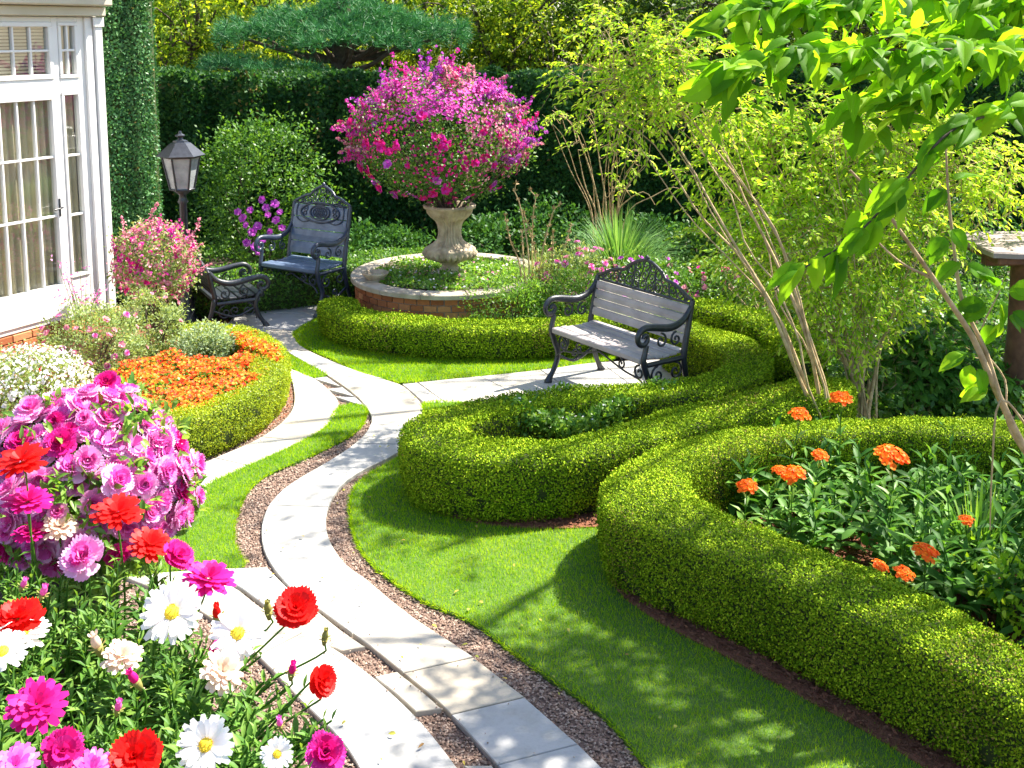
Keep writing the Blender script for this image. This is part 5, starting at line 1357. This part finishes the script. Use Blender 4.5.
# ================================================================ SHADE TREES ON THE RIGHT (their crowns shade the garden)
def shade_tree(name, label, base, spots, h0, mat=M_shade, inframe=None, L=.10):
    root = empty(name, tuple(base)); tag(root, label, 'tree', None)
    T = MB(); base = np.array(base, float)
    cs = []
    for a, b, r, dn, h in spots:
        g_ = G(a, b, .2); cs.append((g_ + SUN * (h / SUN[2]), r, dn))
    top = np.mean([c for c, _, _ in cs], 0)
    tr = smooth([base - [0, 0, .1], base + [.05, 0, 1.5], base + [-.1, .1, 3.2], base * .75 + top * .25 + [0, 0, 1.0], base * .45 + top * .55 + [0, 0, 2.2]], 26)
    T.tube(tr, np.linspace(.2, .07, 26), 10); child(T, 'trunk', M_bark, root)
    Lb = MB(); Cr = MB()
    for c, r, dn in cs:
        s = tr[rng.integers(13, 25)]
        Lb.tube(smooth([s, (s + c) / 2 + [0, 0, .3] + rng.normal(0, .12, 3), c], 12), np.linspace(.05, .012, 12), 6)
        for _ in range(4):
            e = c + rdir(1)[0] * r * .9
            Lb.tube(smooth([s * .15 + c * .85, (c + e) / 2 + rng.normal(0, .05, 3), e], 7), np.linspace(.014, .004, 7), 5)
        n = int(dn * r * r * 60)
        q = c + rdir(n) * r * rng.random((n, 1)) ** .5 * [1, 1, .6]
        sprays(Cr, None, q, unit((q - c) + rdir(n) * r), rng.uniform(.25, .4, n), 6, L, L * .5, T_DIA, .3)
    if inframe: inframe(Lb, Cr, tr)
    child(Lb, 'limb', M_bark, root); child(Cr, 'crown', mat, root)
    return root
def hanging(Lb, Cr, tr):
    br_ = [
      [(1180, -60, 3.2), (1080, 10, 2.7), (1010, 44, 2.6), (960, 49, 2.5), (900, 50, 2.45), (830, 48, 2.45), (776, 56, 2.4), (730, 72, 2.4), (697, 88, 2.4)],
      [(1180, -90, 3.2), (1050, -30, 2.8), (963, -2, 2.7), (900, -2, 2.6), (830, 2, 2.6), (760, 8, 2.55), (705, 22, 2.5)],
      [(1180, 20, 3.2), (1080, 85, 2.6), (1024, 106, 2.5), (985, 116, 2.45), (947, 134, 2.4), (910, 175, 2.4), (879, 212, 2.4), (845, 244, 2.4), (795, 273, 2.4), (775, 290, 2.4)],
      [(1180, -30, 3.2), (1070, 20, 2.8), (1000, 35, 2.7), (960, 62, 2.65), (925, 88, 2.6), (885, 100, 2.6), (850, 110, 2.6)],
      [(1180, -110, 3.4), (1040, -20, 3.0), (985, 20, 2.9), (940, 40, 2.85), (890, 75, 2.8), (850, 60, 2.8)]]
    j = P(1180, -30, 3.2)
    Lb.tube(smooth([tr[14], (tr[14] + j) / 2 + [0, 0, .25], j + [.3, .2, .2], j], 14), np.linspace(.05, .014, 14), 7)
    for i, b in enumerate(br_):
        w = smooth([j * .3 + P(*b[0]) * .7] + [P(*x) for x in b], 60)
        Lb.tube(w, np.linspace(.008, .0016, 60), 6)
        if i: Lb.tube(smooth([j, w[0]], 4), .012, 6)
        dens = (2.6, 2.8, 2.0, 2.2, 2.6)[i]
        m = int(60 * dens * .8)
        t = np.sort(rng.uniform(.22, 1, m)); k = (t * 59).astype(int)
        if i == 2: 
            keep = (rng.random(m) < np.where(t > .72, .7, 1)); k = k[keep]
        p = w[k] + rng.normal(0, .008, (len(k), 3)); tg = unit(np.gradient(w, axis=0))[k]
        n = len(k)
        ax = unit(tg * .8 + rdir(n) * [.9, .9, .6] + [-.1, 0, -.38])
        Cr.leaves(p, ax, unit(rdir(n) * .8 + [.2, -.5, .8]), rng.uniform(.065, .12, n), rng.uniform(.034, .056, n), T_BIG)
        m2 = int(m * .35)   # little side twigs
        if m2 and i != 2:
            k2 = rng.integers(16, 58, m2)
            sprays(Cr, None, w[k2] + rng.normal(0, .02, (m2, 3)), unit(rdir(m2) + [-.2, 0, .2]), .13, 3, .065, .03, T_BIG, .3)
shade_tree('shade_tree', 'tree leaning in from the right whose leafy branches hang across the top right corner', (6.4, 6.0, 0),
  [(560, 650, .44, 7, 5.2), (640, 630, .46, 7, 5.4), (520, 690, .36, 6, 5.0), (620, 690, .30, 4, 5.2), (700, 680, .40, 4, 5.4), (760, 740, .40, 2.0, 5.2), (680, 600, .35, 1.8, 5.8),
   (540, 745, .26, 1.8, 4.8), (450, 690, .14, 1.0, 4.8), (790, 640, .3, .9, 5.6), (900, 740, .28, .8, 5.0), (850, 540, .3, .8, 6), (920, 510, .36, .9, 6), (980, 560, .3, .8, 6), (880, 590, .16, .6, 6), (690, 500, .28, 1.0, 6), (1000, 480, .4, 1.0, 6), (770, 500, .2, .8, 6), (850, 480, .3, .9, 6.2), (360, 600, .16, .7, 5.0), (420, 735, .2, .6, 4.6), (720, 560, .22, .7, 5.8)], 5, inframe=hanging)
shade_tree('shade_tree', 'tall tree beyond the right edge whose crown dapples the path and hedges', (8.6, 11.5, 0),
  [(400, 420, .36, 2.6, 6.2), (330, 478, .30, 2.6, 6.0), (375, 450, .3, 2.4, 6.1), (300, 510, .22, 1.2, 5.8), (410, 500, .34, 1.6, 6.0), (450, 520, .22, .8, 6.0), (560, 480, .4, 1.2, 6.4), (480, 425, .3, .9, 6.4), (620, 450, .25, .8, 6.4), (720, 420, .3, .7, 6.6),
   (420, 365, .4, .8, 6.8), (520, 360, .4, .9, 6.8), (610, 395, .25, .6, 6.8), (690, 345, .25, .6, 7), (330, 345, .3, .8, 6.8), (300, 305, .5, 1.5, 7), (470, 320, .45, .7, 7), (560, 320, .5, 1.0, 7), (300, 400, .12, .8, 6), (245, 420, .10, 1.2, 6), (680, 470, .35, 1.0, 6.2), (480, 600, .12, .5, 5.8)], 7)
shade_tree('shade_tree', 'distant tree beyond the right edge shading the tall hedge', (11.5, 15.5, 0),
  [(200, 250, .9, 1.0, 7.5), (300, 240, 1.0, 1.0, 7.5), (400, 240, .9, 1.0, 7.5), (520, 235, 1.0, 1.0, 7.5), (640, 240, 1.0, 1.0, 7.5), (640, 270, .7, .8, 7.2), (130, 200, .8, 1.0, 8)], 8, L=.14)

# ================================================================ RIGHT BED
bedpoly = GP([(706, 500), (712, 486), (745, 470), (800, 462), (870, 458), (960, 462), (1060, 468), (1060, 700), (1000, 668), (930, 632), (860, 602), (790, 570), (735, 540)])
und = MB()
def whorl(mb, base, top, nl, L, W, tm=T_LANCE, mat=0, spread=1.0, smat=None):
    base = np.asarray(base, float); top = np.asarray(top, float)
    w = smooth([base, (base + top) / 2 + np.r_[rng.normal(0, .02, 2), 0], top], 12)
    mb.tube(w, np.linspace(.006, .003, 12), 5, mat if smat is None else smat, .2)
    t = np.linspace(.18, 1, nl) ; k = np.minimum((t * 11).astype(int), 11)
    a = np.arange(nl) * 2.4 + rng.uniform(0, 6)
    out = np.c_[np.cos(a), np.sin(a), np.zeros(nl)]
    el = np.interp(t, [0, .7, 1], [.1, .45, 1.1])[:, None] + rng.normal(0, .15, (nl, 1))
    ax = out * np.cos(el) * spread + np.array([0, 0, 1.0]) * np.sin(el)
    nr = np.array([0, 0, 1.0]) * np.cos(el) - out * np.sin(el) + rng.normal(0, .15, (nl, 3))
    sz = np.interp(t, [0, .5, .85, 1], [.85, 1.1, .8, .45]) * rng.uniform(.8, 1.2, nl)
    mb.leaves(w[k], ax, nr, sz * L, sz * W, tm, mat)
q = randin(bedpoly, 190)
for x, y in q:
    h = rng.uniform(.32, .60) * np.interp(y, [5.2, 6.6, 7.4], [1, .85, .5])
    whorl(und, (x, y, 0), (x + rng.normal(0, .06), y + rng.normal(0, .06), h), 15, .165, .052)
q = randin(bedpoly, 900); n = len(q)
und.leaves(np.c_[q, rng.uniform(.05, .3, n)], unit(rdir(n) + [0, 0, .3]), unit(rdir(n) * .6 + [0, 0, 1]), .11, .05, T_LEAF)
tag(und.build('leafy_undergrowth', M_bed), 'deep green leafy planting filling the bed inside the wide hedge', 'foliage', kind='stuff')
UM = mk(f_umbel, 'flower_cluster', [M_orange])
of = [(841, 398, .78, .062, 'tallest orange flower cluster, held above the far side of the wide hedge', 1.0),
      (800, 414, .74, .058, 'orange flower cluster over the hedge, just left of the tallest one', 1.0),
      (820, 455, .62, .045, 'small upright orange flower cluster below the tallest one', 1.0),
      (747, 486, .56, .052, 'leftmost orange flower cluster, close to the inner curve of the wide hedge', 1),
      (779, 470, .58, .036, 'half hidden orange flower cluster beside a larger one on the left of the bed', 1),
      (793, 474, .56, .062, 'broad tilted orange flower cluster in the left part of the bed', 1),
      (892, 456, .66, .086, 'largest orange flower cluster, flat topped, in the middle of the bed', 1),
      (966, 520, .45, .036, 'small red orange flower in the dark leaves at the right of the bed', 1),
      (926, 552, .50, .058, 'yellow orange flower cluster to the left of the strap leaved plant', 1),
      (880, 566, .48, .038, 'small orange flower cluster just inside the front hedge', 1),
      (904, 573, .48, .045, 'golden orange flower cluster low against the front hedge', 1)]
for px, py, z, r, lab, _ in of:
    tp = G(px, py, z); b0 = np.array([tp[0] + rng.normal(0, .05), tp[1] + rng.normal(0, .05), 0])
    root = empty('orange_flower', tuple(b0)); tag(root, lab, 'flower', 'orange flowers in the right bed')
    m = MB(); whorl(m, b0, tp - [0, 0, .03], 22, .12, .032); child(m, 'stem', M_greenb if px < 900 else M_green, root)
    place(UM, 'flower_head', root, tp, (rng.normal(0, .15), -.3, 1), r)
q = G(975, 585); tuft('strap_leaf_plant', 'plant with long arching bright green strap leaves in the right bed', (q[0], q[1], 0.0), .62, .34, 90, M_greenb, .028, 'plant', .35)
q = G(1035, 655); bush('lime_plant', 'low lime leaved plant in the corner of the bed at the right edge', 'plant', (q[0], q[1] + .1, .30), (.22, .2, .2), 600, .04, .024, M_lime, k=40, tm=T_LEAF)

# ================================================================ FOREGROUND BANK AND FLOWERS
bank = [(-.62, 1.2), (-.74, 2.3), (-1.18, 3.15), (-1.62, 4.2), (-3.4, 4.5), (-3.4, 1.2)]
tag(MB().poly(bank, -.02, .93, 0, .5, .04).build('planting_bank', M_soil), kind='structure')
DB = 3.9
cB = P(88, 486, DB)
pk = empty('rose_flowered_bush', (cB[0], cB[1], .9)); tag(pk, 'big dome of ruffled pink and magenta blooms in the left foreground', 'flowering bush')
F = MB(); foliage(F, cB, (.33, .33, .32), 3600, .055, .024, T_LEAF, 0, k=160, spread=.12, shell=.5); foliage(F, cB, (.385, .385, .365), 900, .05, .02, T_LEAF, 0, k=70, spread=.05, shell=.93); child(F, 'foliage', M_greenb, pk)
S = MB(); stems(S, (cB[0], cB[1], .9), [cB + rdir(1)[0] * .27 for _ in range(24)], .006, .003, 0, 5, .04); child(S, 'stem', M_stem, pk)
nb = 190; k = np.arange(nb); zz = 1 - 1.45 * (k + .5) / nb; th_ = k * 2.39996
dd_ = np.c_[np.sqrt(1 - zz ** 2) * np.cos(th_), np.sqrt(1 - zz ** 2) * np.sin(th_), zz]
vis = unit(np.array([0, 0, 3.0]) - cB)
allo = np.argsort(-(dd_ @ vis)); ordr = allo[:99]
rest = MB(); rm = [None]
for j in list(allo[99:]) + list(rng.choice(allo[:110], 110)):
    d = unit(dd_[j] + rng.normal(0, .12 if j in allo[:110] else .05, 3)); q = MB(); f_rose(q)
    x = unit(np.cross(d, [.1, .9, .3])); y = np.cross(d, x); M = np.eye(4); M[:3, 0] = x * .053; M[:3, 1] = y * .053; M[:3, 2] = d * .053; M[:3, 3] = cB + d * [.35, .35, .325]
    q.xform(M); b = rest.n
    for V_, L_, C_, M_, R_, S_ in zip(q.V, q.L, q.C, q.M, q.Rn, q.S):
        rest.V.append(V_); rest.L.append(L_ + b); rest.C.append(C_); rest.M.append(M_); rest.Rn.append(R_); rest.S.append(S_)
    rest.n += q.n
o = child(rest, 'far_blooms', M_pink, pk); o['kind'] = 'stuff'
for j in ordr:
    d = unit(dd_[j] + rng.normal(0, .05, 3)); px_ = d[0]
    if d[2] < .15 and rng.random() < .25: continue
    place([FL_rose, FL_rose2, FL_rmag][int(rng.choice(3, p=[.46, .44, .10]))], 'bloom', pk, cB + d * [.37, .37, .345] * (rng.uniform(.88, 1.08) + .05 * sin(d[0] * 9) * cos(d[2] * 7)), unit(d + rng.normal(0, .34, 3) + [.1, 0, .1]), .054 * rng.uniform(.65, 1.2))
def Dp(py): return np.interp(py, [540, 768, 900], [3.45, 2.4, 2.0])
frg = MB()
fpoly = np.array([(-60, 565), (60, 552), (150, 560), (200, 588), (245, 640), (300, 668), (330, 705), (338, 780), (345, 900), (-60, 900)], float)
pts = randin(fpoly, 430)
for a, b in pts:
    tp = P(a, b, Dp(b) + rng.uniform(-.02, .12)); 
    bx = min(tp[0] - .03, -.70 - max(0, tp[1] - 2.3) * .45 + rng.uniform(-.05, 0))
    b0 = np.array([bx * .6 + (tp[0]) * .4 if tp[0] < bx + .1 else bx, tp[1] + rng.normal(0, .03), .92])
    whorl(frg, b0, tp, 26, .074, .021)
tag(frg.build('flower_foliage', M_fgl), 'bright narrow leaved foliage of the mixed flowers in the near left corner', 'foliage', kind='stuff')
ME = {}
def fm(kind, mat):
    key = (kind, mat.name)
    if key not in ME:
        ME[key] = mk({'daisy': f_daisy, 'carn': f_carn, 'zin': f_zin, 'rose': f_rose, 'bud': f_bud}[kind], 'petals', [mat])
    return ME[key]
CEN = mk(f_centre, 'centre', [M_yel]); CAL = mk(f_calyx, 'calyx', [M_budg])
fgf = [
 # px, py, dD, radius px, kind, material, tilt (x, z), label
 (172, 613, -.10, 29, 'daisy', M_white, (.1, -.75, .7), 'white daisy with a yellow eye just under the raised magenta flower'),
 (238, 634, -.10, 26, 'daisy', M_white, (.1, -.7, .7), 'white daisy with a yellow eye on the right edge of the near flowers'),
 (206, 745, -.10, 26, 'daisy', M_white, (0, -.8, .6), 'large white daisy facing out at the bottom edge'),
 (277, 754, -.05, 15, 'daisy', M_white, (.2, -.8, .5), 'smallest white daisy, right of the large one at the bottom edge'),
 (3, 652, -.08, 22, 'daisy', M_white, (.1, -.5, .9), 'white daisy cut by the left edge'),
 (296, 608, -.15, 24, 'carn', M_red, (.2, -.55, .8), 'bright red flower on a long bare stem over the pale paving'),
 (322, 681, -.10, 18, 'carn', M_red, (.75, -.45, .4), 'small red flower facing right, low over the paving'),
 (135, 758, -.12, 27, 'carn', M_red, (0, -.6, .8), 'round deep red flower at the bottom edge'),
 (18, 619, -.10, 26, 'carn', M_red, (0, -.1, 1), 'red flower seen from the side at the left edge'),
 (37, 706, -.12, 28, 'zin', M_mag, (.1, -.45, .9), 'open magenta flower near the left edge'),
 (62, 750, -.10, 20, 'carn', M_mag, (.4, -.6, .5), 'crimson pink flower left of the deep red one at the bottom edge'),
 (16, 767, -.12, 22, 'zin', M_pink, (0, -.5, .9), 'pink flower cut by the bottom left corner'),
 (92, 770, -.10, 20, 'zin', M_pink, (0, -.5, .9), 'frilly pale pink flower cut by the bottom edge'),
 (208, 580, -.05, 27, 'zin', M_mag, (.25, -.15, 1), 'magenta flower raised above the daisies beside the paving'),
 (222, 672, -.05, 22, 'zin', M_cream, (.4, -.5, .6), 'cream flower below the right hand daisy'),
 (122, 657, -.05, 20, 'zin', M_cream, (.1, -.3, .9), 'pale pink cream flower among buds in the middle of the near flowers'),
 (325, 753, -.05, 21, 'rose', M_rmag if False else M_mag, (.2, -.6, .6), 'ruffled magenta rosette at the bottom edge beside the paving'),
 (84, 558, -.10, 23, 'rose', M_rose, (0, -.6, .7), 'lilac pink rosette in front of the big pink bush'),
 (22, 462, -.06, 26, 'zin', M_red, (-.1, -.25, 1), 'red flower against the pink bush at the left edge'),
 (118, 513, -.06, 25, 'zin', M_red, (.15, -.3, 1), 'orange red flower in front of the centre of the pink bush'),
 (28, 502, -.06, 24, 'zin', M_mag, (.1, -.1, 1), 'crimson flower seen from the side below the leftmost red one'),
 (150, 545, .05, 22, 'zin', M_red, (.4, -.3, .9), 'red flower at the lower right of the pink bush'),
 (32, 533, .02, 18, 'zin', M_mag, (0, -.1, 1), 'flat magenta flower left of the white one under the pink bush'),
 (60, 527, .04, 18, 'zin', M_cream, (.2, -.3, 1), 'white double flower under the pink bush'),
 (178, 556, .05, 18, 'carn', M_mag, (.6, -.3, .7), 'deep pink flower facing right at the foot of the pink bush'),
 (222, 648, .0, 12, 'carn', M_mag, (0, -.3, 1), 'small magenta flower tucked under the right hand daisy'),
 (22, 634, .02, 24, 'daisy', M_white, (.1, -.15, 1), 'flat white flower just under the red one at the left edge'),
]
buds = [(217, 615, 9, M_red, 'fat crimson bud under the raised magenta flower'), (43, 593, 7, M_rose, 'round pink bud near the left edge'), (23, 585, 6, M_rose, 'small pink bud above and left of another round bud'),
        (118, 708, 7, M_rose, 'pink bud below the cream flower'), (325, 637, 7, M_budg, 'green bud with red tips under the long stemmed red flower'), (292, 671, 8, M_mag, 'dark pink bud left of the small red flower'),
        (268, 610, 8, M_budg, 'pale green bud left of the long stemmed red flower'), (97, 645, 10, M_cream, 'cream tipped bud left of the pale pink cream flower'), (135, 680, 9, M_mag, 'pink bud on the right of the pale pink cream flower'), (280, 724, 6, M_pink, 'tiny pink bud above the smallest daisy')]
def fstem(root, tp, nr, px, bare=False):
    x = tp[0] - (.10 if px > 240 else .02)
    b0 = np.array([min(x, -.70 - max(0, tp[1] - 2.3) * .45), tp[1] + .04, .92])
    m = MB(); w = smooth([b0, (b0 + tp) / 2 + [.0, .03, -.02], tp - unit(nr) * .05, tp - unit(nr) * .005], 16)
    m.tube(w, np.linspace(.0042, .0028, 16), 6, 0, .5)
    nl = 8; k = np.linspace(2, 10, nl).astype(int); a = np.arange(nl) * 2.4
    out = np.c_[np.cos(a), np.sin(a), np.full(nl, .4)]
    m.leaves(w[k], unit(out), unit(np.c_[-np.cos(a) * .4, -np.sin(a) * .4, np.ones(nl)]), .06, .015, T_LANCE)
    child(m, 'stem', M_fgl, root)
for px, py, dD, rp, kd, mt, nr, lab in fgf:
    tp = P(px, py, Dp(py) + dD); dist = np.linalg.norm(tp - [0, 0, 3])
    nr = unit(np.array(nr)); rp = rp * (.88 if kd == 'daisy' else .84)
    root = empty({'daisy': 'daisy', 'carn': 'carnation', 'zin': 'zinnia', 'rose': 'rosette_flower'}[kd], (tp[0], tp[1], .92)); tag(root, lab, 'flower', 'mixed flowers in the near left corner')
    fstem(root, tp, nr, px)
    rad = rp / FPX * dist
    h = place(fm(kd, mt), 'petals', root, tp, nr, rad)
    if kd == 'daisy': place(CEN, 'centre', root, tp + nr * .002, nr, rad)
    place(CAL, 'calyx', root, tp - nr * .001, nr, rad * (.7 if kd in ('carn', 'rose') else .5))
for px, py, rp, mt, lab in buds:
    tp = P(px, py, Dp(py) - .05); dist = np.linalg.norm(tp - [0, 0, 3]); nr = unit(np.array([rng.normal(0, .3), -.2, 1]))
    root = empty('flower_bud', (tp[0], tp[1], .92)); tag(root, lab, 'flower bud', 'buds among the near flowers')
    fstem(root, tp - nr * .01, nr, px)
    rad = rp / FPX * dist * 1.3
    place(fm('bud', mt), 'bud', root, tp, nr, rad); place(CAL, 'calyx', root, tp - nr * rad * .1, nr, rad * 1.3)

# fallen petals and leaves on the path and lawn
lt = MB()
lp = GP([(240, 560), (330, 450), (420, 390), (600, 375), (600, 400), (440, 420), (420, 470), (600, 640), (900, 790), (330, 790)], .045)
q = randin(lp, 80); n = len(q)
lt.leaves(np.c_[q, np.full(n, .052)], unit(np.c_[rng.normal(size=(n, 2)), np.zeros(n)]), unit(np.c_[rng.normal(0, .25, (n, 2)), np.ones(n)]), rng.uniform(.015, .038, n), rng.uniform(.01, .02, n), T_LEAF, rng.integers(0, 3, 1)[0] * 0)
tag(lt.build('fallen_leaves', leafmat('fallen_leaf', [(.25, .13, .04), (.45, .36, .06), (.3, .34, .06)], .1, .6, .2)), 'small yellow and brown leaves fallen on the paving and grass', 'fallen leaves', kind='stuff')
